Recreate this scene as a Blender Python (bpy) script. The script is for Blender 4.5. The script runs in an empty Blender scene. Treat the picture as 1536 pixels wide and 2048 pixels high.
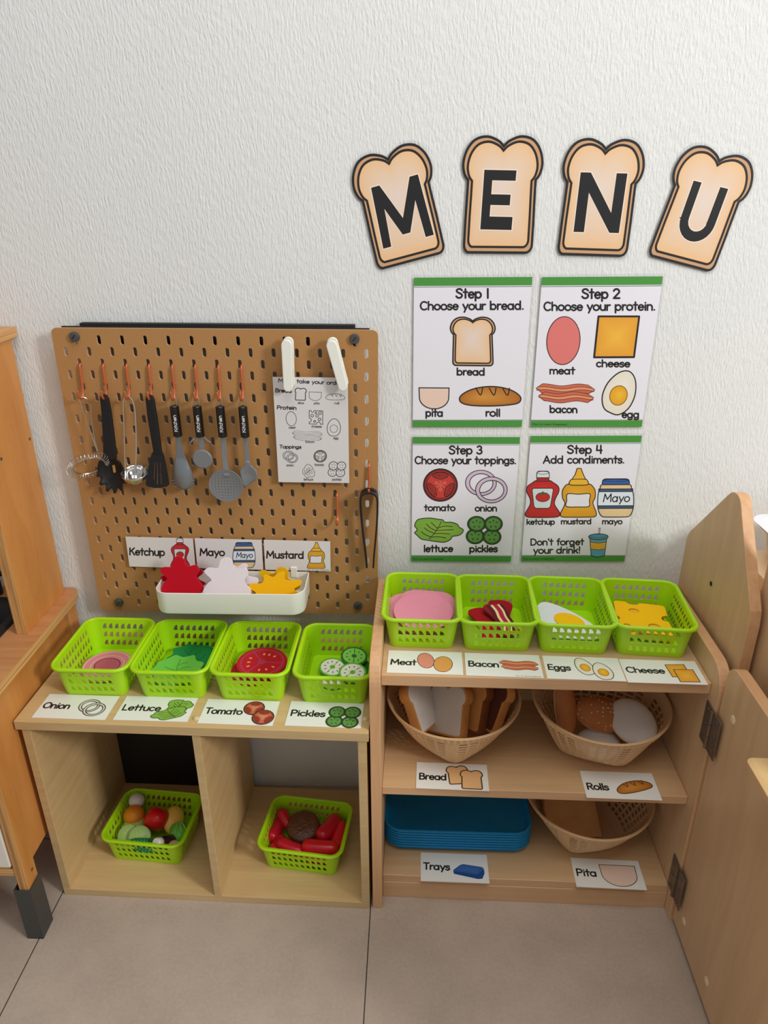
import bpy, bmesh, math, random
import numpy as np
from mathutils import Vector, Matrix, Euler

random.seed(7)
PI = math.pi
SC = bpy.context.scene
COL = SC.collection

# ------------------------------------------------------------------ camera
# a phone held about 1.24 m up, 1.26 m from the wall, tilted down
FPX = 1420.0                       # focal length in pixels of the 1536x2048 frame
CAM_LOC = Vector((0.5987, -1.2559, 1.2385))
CAM_PITCH, CAM_YAW, CAM_ROLL = -0.4095, -0.0227, -0.0065


def camera_matrix():
    cp, sp = math.cos(CAM_PITCH), math.sin(CAM_PITCH)
    cy, sy = math.cos(CAM_YAW), math.sin(CAM_YAW)
    fwd = Vector((sy * cp, cy * cp, sp))
    r = Vector((cy, -sy, 0))
    u = r.cross(fwd)
    cr, sr = math.cos(CAM_ROLL), math.sin(CAM_ROLL)
    right = cr * r + sr * u
    up = -sr * r + cr * u
    m = Matrix((right, up, -fwd)).transposed().to_4x4()
    m.translation = CAM_LOC
    return m


cam_data = bpy.data.cameras.new('camera')
cam_data.sensor_fit = 'VERTICAL'
cam_data.sensor_height = 24.0
cam_data.lens = FPX / 2048.0 * 24.0
cam_data.clip_start = 0.01
cam = bpy.data.objects.new('camera', cam_data)
cam.matrix_world = camera_matrix()
COL.objects.link(cam)
SC.camera = cam

# ------------------------------------------------------------------ exposure
SC.view_settings.view_transform = 'Standard'
SC.view_settings.look = 'None'
SC.view_settings.exposure = 0.0
SC.view_settings.gamma = 1.0
SC.view_settings.use_curve_mapping = False

# ------------------------------------------------------------------ world and lights
WORLD_STRENGTH = 0.36
WINDOW_POWER = 66.0
CEIL_POWER = 24.0
world = bpy.data.worlds.new('world')
SC.world = world
world.use_nodes = True
bg = world.node_tree.nodes['Background']
bg.inputs[0].default_value = (0.975, 1.0, 1.02, 1)
bg.inputs[1].default_value = WORLD_STRENGTH


def area_light(name, loc, target, sx, sy, power, color):
    d = bpy.data.lights.new(name, 'AREA')
    d.shape = 'RECTANGLE'
    d.size, d.size_y = sx, sy
    d.energy = power
    d.color = color
    o = bpy.data.objects.new(name, d)
    o.location = loc
    o.rotation_euler = (Vector(target) - Vector(loc)).to_track_quat('-Z', 'Y').to_euler()
    COL.objects.link(o)
    return o


area_light('window_daylight', (3.2, -2.1, 2.3), (0.6, 0.0, 0.7), 0.55, 0.7, WINDOW_POWER, (1.0, 1.0, 0.985))
area_light('ceiling_light', (0.9, -1.0, 2.9), (0.7, -0.5, 0.0), 1.6, 1.2, CEIL_POWER, (1.0, 0.98, 0.945))


# ------------------------------------------------------------------ colours and materials
def lin1(c):
    c = c / 255.0
    return c / 12.92 if c <= 0.04045 else ((c + 0.055) / 1.055) ** 2.4


def lin(rgb):
    return (lin1(rgb[0]), lin1(rgb[1]), lin1(rgb[2]), 1.0)


MATS = {}


def new_mat(name):
    m = bpy.data.materials.new(name)
    m.use_nodes = True
    MATS[name] = m
    nt = m.node_tree
    return m, nt, nt.nodes['Principled BSDF']


def plain(name, rgb, rough=0.5, metal=0.0, coat=0.0, spec=0.5, noise=0.0, nscale=30, bump=0.0, bscale=200, bdist=0.001, sss=0.0):
    m, nt, b = new_mat(name)
    b.inputs['Base Color'].default_value = lin(rgb)
    b.inputs['Roughness'].default_value = rough
    b.inputs['Metallic'].default_value = metal
    b.inputs['Coat Weight'].default_value = coat
    b.inputs['Specular IOR Level'].default_value = spec
    if sss:
        b.inputs['Subsurface Weight'].default_value = sss
        b.inputs['Subsurface Radius'].default_value = (0.004, 0.004, 0.003)
    tc = nt.nodes.new('ShaderNodeTexCoord')
    if noise:
        n = nt.nodes.new('ShaderNodeTexNoise')
        n.inputs['Scale'].default_value = nscale
        n.inputs['Detail'].default_value = 4
        mx = nt.nodes.new('ShaderNodeMix')
        mx.data_type = 'RGBA'
        mx.inputs[6].default_value = lin([max(0, c * (1 - noise)) for c in rgb])
        mx.inputs[7].default_value = lin([min(255, c * (1 + noise)) for c in rgb])
        nt.links.new(tc.outputs['Object'], n.inputs['Vector'])
        nt.links.new(n.outputs['Fac'], mx.inputs[0])
        nt.links.new(mx.outputs[2], b.inputs['Base Color'])
    if bump:
        n2 = nt.nodes.new('ShaderNodeTexNoise')
        n2.inputs['Scale'].default_value = bscale
        n2.inputs['Detail'].default_value = 3
        bp = nt.nodes.new('ShaderNodeBump')
        bp.inputs['Strength'].default_value = bump
        bp.inputs['Distance'].default_value = bdist
        nt.links.new(tc.outputs['Object'], n2.inputs['Vector'])
        nt.links.new(n2.outputs['Fac'], bp.inputs['Height'])
        nt.links.new(bp.outputs['Normal'], b.inputs['Normal'])
    return m


def wood(name, rgb, rgb2, scale=(3, 60, 60), rough=0.45, contrast=(0.3, 0.7), spec=0.4):
    """Grain runs along the axis whose scale is smallest."""
    m, nt, b = new_mat(name)
    tc = nt.nodes.new('ShaderNodeTexCoord')
    mp = nt.nodes.new('ShaderNodeMapping')
    mp.inputs['Scale'].default_value = scale
    n = nt.nodes.new('ShaderNodeTexNoise')
    n.inputs['Scale'].default_value = 1.0
    n.inputs['Detail'].default_value = 6
    n.inputs['Roughness'].default_value = 0.6
    n.inputs['Distortion'].default_value = 0.6
    cr = nt.nodes.new('ShaderNodeValToRGB')
    cr.color_ramp.elements[0].position = contrast[0]
    cr.color_ramp.elements[1].position = contrast[1]
    cr.color_ramp.elements[0].color = lin(rgb2)
    cr.color_ramp.elements[1].color = lin(rgb)
    nt.links.new(tc.outputs['Object'], mp.inputs['Vector'])
    nt.links.new(mp.outputs['Vector'], n.inputs['Vector'])
    nt.links.new(n.outputs['Fac'], cr.inputs['Fac'])
    nt.links.new(cr.outputs['Color'], b.inputs['Base Color'])
    b.inputs['Roughness'].default_value = rough
    b.inputs['Specular IOR Level'].default_value = spec
    return m


def attr_mat(name, rough, coat=0.0, bump=0.0, bscale=900, spec=0.4, sheen=0.0):
    m, nt, b = new_mat(name)
    a = nt.nodes.new('ShaderNodeAttribute')
    a.attribute_name = 'Col'
    nt.links.new(a.outputs['Color'], b.inputs['Base Color'])
    b.inputs['Roughness'].default_value = rough
    b.inputs['Coat Weight'].default_value = coat
    b.inputs['Coat Roughness'].default_value = 0.18
    b.inputs['Specular IOR Level'].default_value = spec
    b.inputs['Sheen Weight'].default_value = sheen
    if bump:
        tc = nt.nodes.new('ShaderNodeTexCoord')
        n2 = nt.nodes.new('ShaderNodeTexNoise')
        n2.inputs['Scale'].default_value = bscale
        n2.inputs['Detail'].default_value = 4
        bp = nt.nodes.new('ShaderNodeBump')
        bp.inputs['Strength'].default_value = bump
        bp.inputs['Distance'].default_value = 0.001
        nt.links.new(tc.outputs['Object'], n2.inputs['Vector'])
        nt.links.new(n2.outputs['Fac'], bp.inputs['Height'])
        nt.links.new(bp.outputs['Normal'], b.inputs['Normal'])
    return m


def wall_mat():
    m, nt, b = new_mat('wall_paint')
    tc = nt.nodes.new('ShaderNodeTexCoord')
    # brushed plaster: short near-vertical strokes
    warp = nt.nodes.new('ShaderNodeTexNoise')
    warp.inputs['Scale'].default_value = 14
    warp.inputs['Detail'].default_value = 2
    vm = nt.nodes.new('ShaderNodeVectorMath')
    vm.operation = 'MULTIPLY_ADD'
    vm.inputs[1].default_value = (0.014, 0.0, 0.006)
    mp = nt.nodes.new('ShaderNodeMapping')
    mp.inputs['Rotation'].default_value = (0, math.radians(-8), 0)
    mp.inputs['Scale'].default_value = (290, 40, 72)
    n = nt.nodes.new('ShaderNodeTexNoise')
    n.inputs['Scale'].default_value = 1.0
    n.inputs['Detail'].default_value = 4.0
    n.inputs['Roughness'].default_value = 0.55
    n3 = nt.nodes.new('ShaderNodeTexNoise')
    n3.inputs['Scale'].default_value = 3.0
    n3.inputs['Detail'].default_value = 2
    cr = nt.nodes.new('ShaderNodeValToRGB')
    cr.color_ramp.elements[0].color = lin((226, 227, 225))
    cr.color_ramp.elements[1].color = lin((233, 234, 232))
    bp = nt.nodes.new('ShaderNodeBump')
    bp.inputs['Strength'].default_value = 0.95
    bp.inputs['Distance'].default_value = 0.0022
    L = nt.links.new
    L(tc.outputs['Object'], warp.inputs['Vector'])
    L(warp.outputs['Color'], vm.inputs[0])
    L(tc.outputs['Object'], vm.inputs[2])
    L(vm.outputs['Vector'], mp.inputs['Vector'])
    L(mp.outputs['Vector'], n.inputs['Vector'])
    L(n.outputs['Fac'], bp.inputs['Height'])
    L(bp.outputs['Normal'], b.inputs['Normal'])
    L(tc.outputs['Object'], n3.inputs['Vector'])
    L(n3.outputs['Fac'], cr.inputs['Fac'])
    L(cr.outputs['Color'], b.inputs['Base Color'])
    b.inputs['Roughness'].default_value = 0.55
    b.inputs['Specular IOR Level'].default_value = 0.35
    return m


def floor_mat():
    m, nt, b = new_mat('floor_tile')
    L = nt.links.new
    tc = nt.nodes.new('ShaderNodeTexCoord')
    mp = nt.nodes.new('ShaderNodeMapping')
    mp.vector_type = 'TEXTURE'
    mp.inputs['Location'].default_value = (-0.058, -0.16, 0)
    mp.inputs['Rotation'].default_value = (0, 0, math.radians(-1.0))
    br = nt.nodes.new('ShaderNodeTexBrick')
    br.offset = 0.0
    br.inputs['Color1'].default_value = lin((182, 165, 149))
    br.inputs['Color2'].default_value = lin((179, 162, 147))
    br.inputs['Mortar'].default_value = lin((70, 62, 55))
    br.inputs['Scale'].default_value = 1.0
    br.inputs['Mortar Size'].default_value = 0.0011
    br.inputs['Mortar Smooth'].default_value = 0.1
    br.inputs['Brick Width'].default_value = 0.607
    br.inputs['Row Height'].default_value = 0.607
    n = nt.nodes.new('ShaderNodeTexNoise')
    n.inputs['Scale'].default_value = 7
    n.inputs['Detail'].default_value = 8
    n.inputs['Roughness'].default_value = 0.65
    n2 = nt.nodes.new('ShaderNodeTexNoise')
    n2.inputs['Scale'].default_value = 160
    n2.inputs['Detail'].default_value = 4
    ad = nt.nodes.new('ShaderNodeMath')
    ad.operation = 'MULTIPLY_ADD'
    ad.inputs[1].default_value = 0.5
    mr = nt.nodes.new('ShaderNodeMapRange')
    mr.inputs[1].default_value = 0.45
    mr.inputs[2].default_value = 1.05
    mr.inputs[3].default_value = 0.84
    mr.inputs[4].default_value = 1.12
    mx = nt.nodes.new('ShaderNodeMix')
    mx.data_type = 'RGBA'
    mx.blend_type = 'MULTIPLY'
    mx.inputs[0].default_value = 1.0
    L(tc.outputs['Object'], mp.inputs['Vector'])
    L(mp.outputs['Vector'], br.inputs['Vector'])
    L(tc.outputs['Object'], n.inputs['Vector'])
    L(tc.outputs['Object'], n2.inputs['Vector'])
    L(n2.outputs['Fac'], ad.inputs[0])
    L(n.outputs['Fac'], ad.inputs[2])
    L(ad.outputs[0], mr.inputs[0])
    L(br.outputs['Color'], mx.inputs[6])
    L(mr.outputs[0], mx.inputs[7])
    L(mx.outputs[2], b.inputs['Base Color'])
    b.inputs['Roughness'].default_value = 0.5
    b.inputs['Specular IOR Level'].default_value = 0.35
    return m


def film_mat():
    m, nt, b = new_mat('laminate_film')
    out = nt.nodes['Material Output']
    tr = nt.nodes.new('ShaderNodeBsdfTransparent')
    tr.inputs[0].default_value = (0.99, 0.99, 0.99, 1)
    gl = nt.nodes.new('ShaderNodeBsdfGlossy')
    gl.inputs['Roughness'].default_value = 0.15
    mix = nt.nodes.new('ShaderNodeMixShader')
    mix.inputs[0].default_value = 0.05
    nt.links.new(tr.outputs[0], mix.inputs[1])
    nt.links.new(gl.outputs[0], mix.inputs[2])
    nt.links.new(mix.outputs[0], out.inputs['Surface'])
    return m


wall_mat(); floor_mat(); film_mat()
attr_mat('print', 0.42, coat=0.35)
attr_mat('felt', 0.95, bump=0.5, bscale=700, spec=0.1, sheen=0.15)
attr_mat('toy_plastic', 0.35, spec=0.45)
wood('cubby_wood', (214, 182, 130), (200, 166, 114), (60, 4, 60), 0.42)
wood('cubby_wood_x', (214, 182, 130), (202, 168, 116), (4, 80, 60), 0.42)
wood('cubby_edge', (206, 178, 130), (192, 162, 114), (6, 60, 60), 0.45)
wood('shelf_wood', (214, 178, 134), (202, 164, 120), (4, 70, 60), 0.4)
wood('panel_wood', (216, 180, 138), (203, 166, 124), (60, 40, 4), 0.42)
wood('edge_band', (224, 178, 132), (205, 156, 112), (70, 5, 70), 0.42, (0.25, 0.75))
wood('edge_band_v', (224, 178, 132), (205, 156, 112), (70, 70, 4), 0.42, (0.25, 0.75))
wood('edge_band_x', (222, 180, 138), (206, 164, 122), (4, 70, 90), 0.42, (0.25, 0.75))
wood('birch_orange', (214, 148, 80), (196, 128, 62), (30, 24, 5), 0.42)
wood('birch_orange_y', (216, 158, 98), (196, 130, 76), (60, 5, 60), 0.42)
wood('counter_wood', (204, 146, 94), (184, 122, 74), (5, 50, 60), 0.42)
wood('ply_edge', (214, 162, 98), (140, 88, 48), (150, 3, 3), 0.5, (0.35, 0.6))
wood('ply_edge_h', (222, 172, 110), (176, 120, 70), (3, 3, 240), 0.5, (0.3, 0.6))
plain('pegboard_edge', (206, 168, 124), 0.7)
plain('pegboard_fibre', (178, 131, 80), 0.6, noise=0.05, nscale=240, spec=0.3)
plain('lime_plastic', (174, 224, 16), 0.3, spec=0.5, sss=0.12)
plain('white_plastic', (236, 236, 226), 0.35, spec=0.45)
plain('white_metal', (240, 240, 232), 0.3, spec=0.5)
plain('copper_paint', (200, 104, 62), 0.38, metal=0.3)
plain('black_plastic', (26, 25, 26), 0.45, spec=0.4, bump=0.05, bscale=300)
plain('black_matte', (24, 22, 22), 0.6)
plain('black_gloss', (18, 18, 19), 0.22, spec=0.6)
plain('grey_plastic', (122, 124, 126), 0.4, spec=0.45)
plain('silver_plastic', (126, 130, 134), 0.22, metal=0.35, spec=0.6)
plain('screw_grey', (82, 84, 86), 0.4, metal=0.3)
plain('chrome', (220, 220, 218), 0.12, metal=1.0)
plain('steel_wire', (214, 208, 198), 0.3, metal=1.0)
plain('hinge_bronze', (118, 100, 84), 0.38, metal=0.5, noise=0.12, nscale=60)
plain('leg_steel', (74, 74, 73), 0.42, metal=0.4)
plain('wood_plug', (238, 218, 180), 0.45)
plain('clear_bumper', (214, 190, 140), 0.12, spec=0.6)
plain('dark_hole', (22, 18, 15), 0.8)
plain('basket_beige', (222, 184, 138), 0.5, spec=0.35)
plain('tray_blue', (14, 130, 186), 0.42, spec=0.4)
plain('plush_crust', (214, 150, 84), 0.85, noise=0.08, nscale=40, spec=0.15, bump=0.2, bscale=500)
plain('plush_white', (232, 226, 218), 0.9, noise=0.02, spec=0.1, bump=0.25, bscale=400)
plain('plush_dark', (92, 46, 28), 0.9)
plain('plush_brown', (132, 78, 42), 0.85, noise=0.1, nscale=40, spec=0.15, bump=0.2, bscale=500)
plain('plush_bun', (196, 126, 76), 0.8, noise=0.08, nscale=30, spec=0.2, bump=0.15, bscale=400)
plain('plush_pita', (206, 150, 96), 0.88, noise=0.08, nscale=30, spec=0.15, bump=0.2, bscale=400)
plain('seed_white', (240, 226, 196), 0.6)
plain('tub_white', (244, 246, 250), 0.3)
plain('tub_beige', (234, 208, 172), 0.45)
plain('cabinet_white', (226, 218, 206), 0.45)
plain('toy_red', (222, 22, 32), 0.3, spec=0.5, sss=0.1)
plain('toy_crimson', (206, 20, 42), 0.3, spec=0.5, sss=0.1)
plain('toy_brown', (98, 56, 32), 0.35, noise=0.2, nscale=120, bump=0.8, bscale=140, bdist=0.003)
plain('toy_orange', (236, 142, 28), 0.4)
plain('toy_yellow', (246, 196, 84), 0.4)
plain('toy_pale_green', (170, 204, 116), 0.4)
plain('toy_leaf_green', (100, 190, 60), 0.4, noise=0.15, nscale=30, bump=0.6, bscale=60, bdist=0.003)
plain('toy_deep_green', (20, 128, 70), 0.3)
plain('toy_white', (228, 222, 216), 0.4)
plain('toy_potato', (226, 184, 150), 0.4)
plain('toy_sauce', (52, 34, 34), 0.25)


# ------------------------------------------------------------------ mesh building
def tag(o, label=None, cat=None, group=None, kind=None):
    if label: o['label'] = label
    if cat: o['category'] = cat
    if group: o['group'] = group
    if kind: o['kind'] = kind
    return o


def thing(name, label, cat, loc=(0, 0, 0), rotz=0.0, group=None):
    o = bpy.data.objects.new(name, None)
    o.empty_display_size = 0.05
    COL.objects.link(o)
    o.location = loc
    o.rotation_euler = (0, 0, rotz)
    return tag(o, label, cat, group)


def copy_tree(o, loc=None, rot=None, label=None, group=None, parent=None):
    c = o.copy()
    COL.objects.link(c)
    if parent is not None:
        c.parent = parent
    if loc is not None: c.location = loc
    if rot is not None: c.rotation_euler = rot
    if label: c['label'] = label
    if group: c['group'] = group
    for ch in list(o.children):
        copy_tree(ch, parent=c)
    return c


class MB:
    """Collects geometry with a material slot per face."""

    def __init__(s):
        s.V, s.F, s.M = [], [], []

    def add(s, verts, faces, mi=0):
        k = len(s.V)
        s.V += [tuple(v) for v in verts]
        s.F += [tuple(i + k for i in f) for f in faces]
        s.M += [mi] * len(faces) if isinstance(mi, int) else list(mi)
        return k

    def box(s, lo, hi, mi=0, M=None, faces_mi=None):
        x0, y0, z0 = lo; x1, y1, z1 = hi
        v = [Vector(p) for p in ((x0, y0, z0), (x1, y0, z0), (x1, y1, z0), (x0, y1, z0), (x0, y0, z1), (x1, y0, z1), (x1, y1, z1), (x0, y1, z1))]
        if M: v = [M @ p for p in v]
        # order: bottom, top, front(-y), right(+x), back(+y), left(-x)
        f = [(0, 3, 2, 1), (4, 5, 6, 7), (0, 1, 5, 4), (1, 2, 6, 5), (2, 3, 7, 6), (3, 0, 4, 7)]
        s.add(v, f, faces_mi or mi)

    def prism(s, pts, fn, t0, t1, mi=0, side=None):
        """pts: CCW 2D outline; fn(a, b, t) -> 3D point."""
        n = len(pts)
        v = [fn(a, b, t0) for a, b in pts] + [fn(a, b, t1) for a, b in pts]
        f = [tuple(range(n - 1, -1, -1)), tuple(range(n, 2 * n))]
        f += [(i, (i + 1) % n, n + (i + 1) % n, n + i) for i in range(n)]
        s.add(v, f, [mi, mi] + [mi if side is None else side] * n)

    def tube(s, path, r, n=8, mi=0, closed=False, caps=True):
        path = [Vector(p) for p in path]
        m = len(path)
        rr = r if hasattr(r, '__len__') else [r] * m
        tang = []
        for i in range(m):
            a = path[(i - 1) % m] if (closed or i > 0) else path[i]
            b = path[(i + 1) % m] if (closed or i < m - 1) else path[i]
            d = b - a
            tang.append(d.normalized() if d.length > 1e-9 else Vector((0, 0, 1)))
        ref = Vector((0, 0, 1)) if abs(tang[0].z) < 0.9 else Vector((1, 0, 0))
        nrm = (ref - tang[0] * ref.dot(tang[0])).normalized()
        V = []
        for i in range(m):
            nrm = nrm - tang[i] * nrm.dot(tang[i])
            nrm.normalize()
            b = tang[i].cross(nrm)
            for k in range(n):
                a = 2 * PI * k / n
                V.append(path[i] + (nrm * math.cos(a) + b * math.sin(a)) * rr[i])
        F = []
        for i in range(m if closed else m - 1):
            j = (i + 1) % m
            for k in range(n):
                l = (k + 1) % n
                F.append((i * n + k, i * n + l, j * n + l, j * n + k))
        if caps and not closed:
            F.append(tuple(range(n - 1, -1, -1)))
            F.append(tuple((m - 1) * n + k for k in range(n)))
        s.add(V, F, mi)

    def lathe(s, prof, n=24, mi=0, M=None, caps=True):
        V, F = [], []
        for r, z in prof:
            for k in range(n):
                a = 2 * PI * k / n
                V.append(Vector((r * math.cos(a), r * math.sin(a), z)))
        m = len(prof)
        for i in range(m - 1):
            for k in range(n):
                l = (k + 1) % n
                F.append((i * n + k, i * n + l, (i + 1) * n + l, (i + 1) * n + k))
        if caps:
            F.append(tuple(range(n - 1, -1, -1)))
            F.append(tuple((m - 1) * n + k for k in range(n)))
        if M: V = [M @ v for v in V]
        s.add(V, F, mi)

    def ellipsoid(s, c, r, nu=20, nv=12, mi=0, M=None, fn=None):
        V, F = [], []
        for j in range(nv + 1):
            t = PI * j / nv
            for k in range(nu):
                a = 2 * PI * k / nu
                p = Vector((r[0] * math.sin(t) * math.cos(a), r[1] * math.sin(t) * math.sin(a), r[2] * math.cos(t)))
                if fn: p = fn(p)
                if M: p = M @ p
                V.append(p + Vector(c))
        for j in range(nv):
            for k in range(nu):
                l = (k + 1) % nu
                F.append((j * nu + k, (j + 1) * nu + k, (j + 1) * nu + l, j * nu + l))
        s.add(V, F, mi)

    def grid(s, fn, us, vs, mi=0, skip=None, closed=False):
        nu, nv = len(us), len(vs)
        k = len(s.V)
        s.V += [tuple(fn(u, v)) for v in vs for u in us]
        F = []
        for j in range(nv - 1):
            for i in range(nu if closed else nu - 1):
                if skip and skip(i, j): continue
                l = (i + 1) % nu
                F.append((k + j * nu + i, k + j * nu + l, k + (j + 1) * nu + l, k + (j + 1) * nu + i))
        s.F += F
        s.M += [mi] * len(F)

    def build(s, name, mats, parent=None, smooth=False, bevel=0.0, solid=0.0, offset=-1.0, weld=False, subsurf=0, loc=None, rot=None, angle=40):
        me = bpy.data.meshes.new(name)
        me.from_pydata([tuple(v) for v in s.V], [], s.F)
        if isinstance(mats, str): mats = [mats]
        for mn in mats: me.materials.append(MATS[mn])
        me.polygons.foreach_set('material_index', s.M)
        bm = bmesh.new()
        bm.from_mesh(me)
        bmesh.ops.remove_doubles(bm, verts=bm.verts, dist=2e-6 if not weld else 2e-5)
        bmesh.ops.recalc_face_normals(bm, faces=bm.faces)
        bm.to_mesh(me)
        bm.free()
        if smooth:
            me.polygons.foreach_set('use_smooth', [True] * len(me.polygons))
            try:
                me.set_sharp_from_angle(angle=math.radians(angle))
            except Exception:
                pass
        me.update()
        o = bpy.data.objects.new(name, me)
        COL.objects.link(o)
        if parent is not None: o.parent = parent
        if loc is not None: o.location = loc
        if rot is not None: o.rotation_euler = rot
        if solid:
            md = o.modifiers.new('thickness', 'SOLIDIFY')
            md.thickness = solid
            md.offset = offset
            md.use_even_offset = True
        if bevel:
            md = o.modifiers.new('edge', 'BEVEL')
            md.width = bevel
            md.segments = 2
            md.limit_method = 'ANGLE'
            md.angle_limit = math.radians(50)
            md.harden_normals = False
        if subsurf:
            md = o.modifiers.new('smooth', 'SUBSURF')
            md.levels = md.render_levels = subsurf
        return o


# ------------------------------------------------------------------ 2D helpers
def arc(cx, cy, rx, ry, a0, a1, n=12):
    return [(cx + rx * math.cos(math.radians(a0 + (a1 - a0) * i / n)), cy + ry * math.sin(math.radians(a0 + (a1 - a0) * i / n))) for i in range(n + 1)]


def ell(cx, cy, rx, ry, n=28, rot=0.0):
    c, s_ = math.cos(rot), math.sin(rot)
    out = []
    for i in range(n):
        a = 2 * PI * i / n
        x, y = rx * math.cos(a), ry * math.sin(a)
        out.append((cx + x * c - y * s_, cy + x * s_ + y * c))
    return out


def crom(pts, closed=False, n=6):
    """Catmull-Rom through the points."""
    m = len(pts)
    out = []
    rng = range(m) if closed else range(m - 1)
    for i in rng:
        if closed:
            p0, p1, p2, p3 = pts[(i - 1) % m], pts[i], pts[(i + 1) % m], pts[(i + 2) % m]
        else:
            p0, p1, p2, p3 = pts[max(i - 1, 0)], pts[i], pts[i + 1], pts[min(i + 2, m - 1)]
        for k in range(n):
            t = k / n
            q = []
            for d in range(len(p1)):
                a, b, c, e = p0[d], p1[d], p2[d], p3[d]
                q.append(0.5 * (2 * b + (c - a) * t + (2 * a - 5 * b + 4 * c - e) * t * t + (3 * b - a - 3 * c + e) * t ** 3))
            out.append(tuple(q))
    if not closed: out.append(tuple(pts[-1]))
    return out


def rrect(w, h, r, n=5):
    """CCW rounded rectangle centred at 0."""
    x, y = w / 2 - r, h / 2 - r
    return arc(x, y, r, r, 0, 90, n) + arc(-x, y, r, r, 90, 180, n) + arc(-x, -y, r, r, 180, 270, n) + arc(x, -y, r, r, 270, 360, n)


def area2(pts):
    return sum(pts[i][0] * pts[(i + 1) % len(pts)][1] - pts[(i + 1) % len(pts)][0] * pts[i][1] for i in range(len(pts)))


def homography(src, dst):
    A = []
    B = []
    for (x, y), (u, v) in zip(src, dst):
        A.append([x, y, 1, 0, 0, 0, -u * x, -u * y]); B.append(u)
        A.append([0, 0, 0, x, y, 1, -v * x, -v * y]); B.append(v)
    h = np.linalg.solve(np.array(A, float), np.array(B, float))
    return lambda p: ((h[0] * p[0] + h[1] * p[1] + h[2]) / (h[6] * p[0] + h[7] * p[1] + 1), (h[3] * p[0] + h[4] * p[1] + h[5]) / (h[6] * p[0] + h[7] * p[1] + 1))


def sheet_map(quad, w, h):
    """Layout coordinates (y down; quad = its four corners TL TR BL BR) -> metres on the sheet, centred."""
    return homography(quad, [(-w / 2, h / 2), (w / 2, h / 2), (-w / 2, -h / 2), (w / 2, -h / 2)])


INK = (34, 32, 33)


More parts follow.
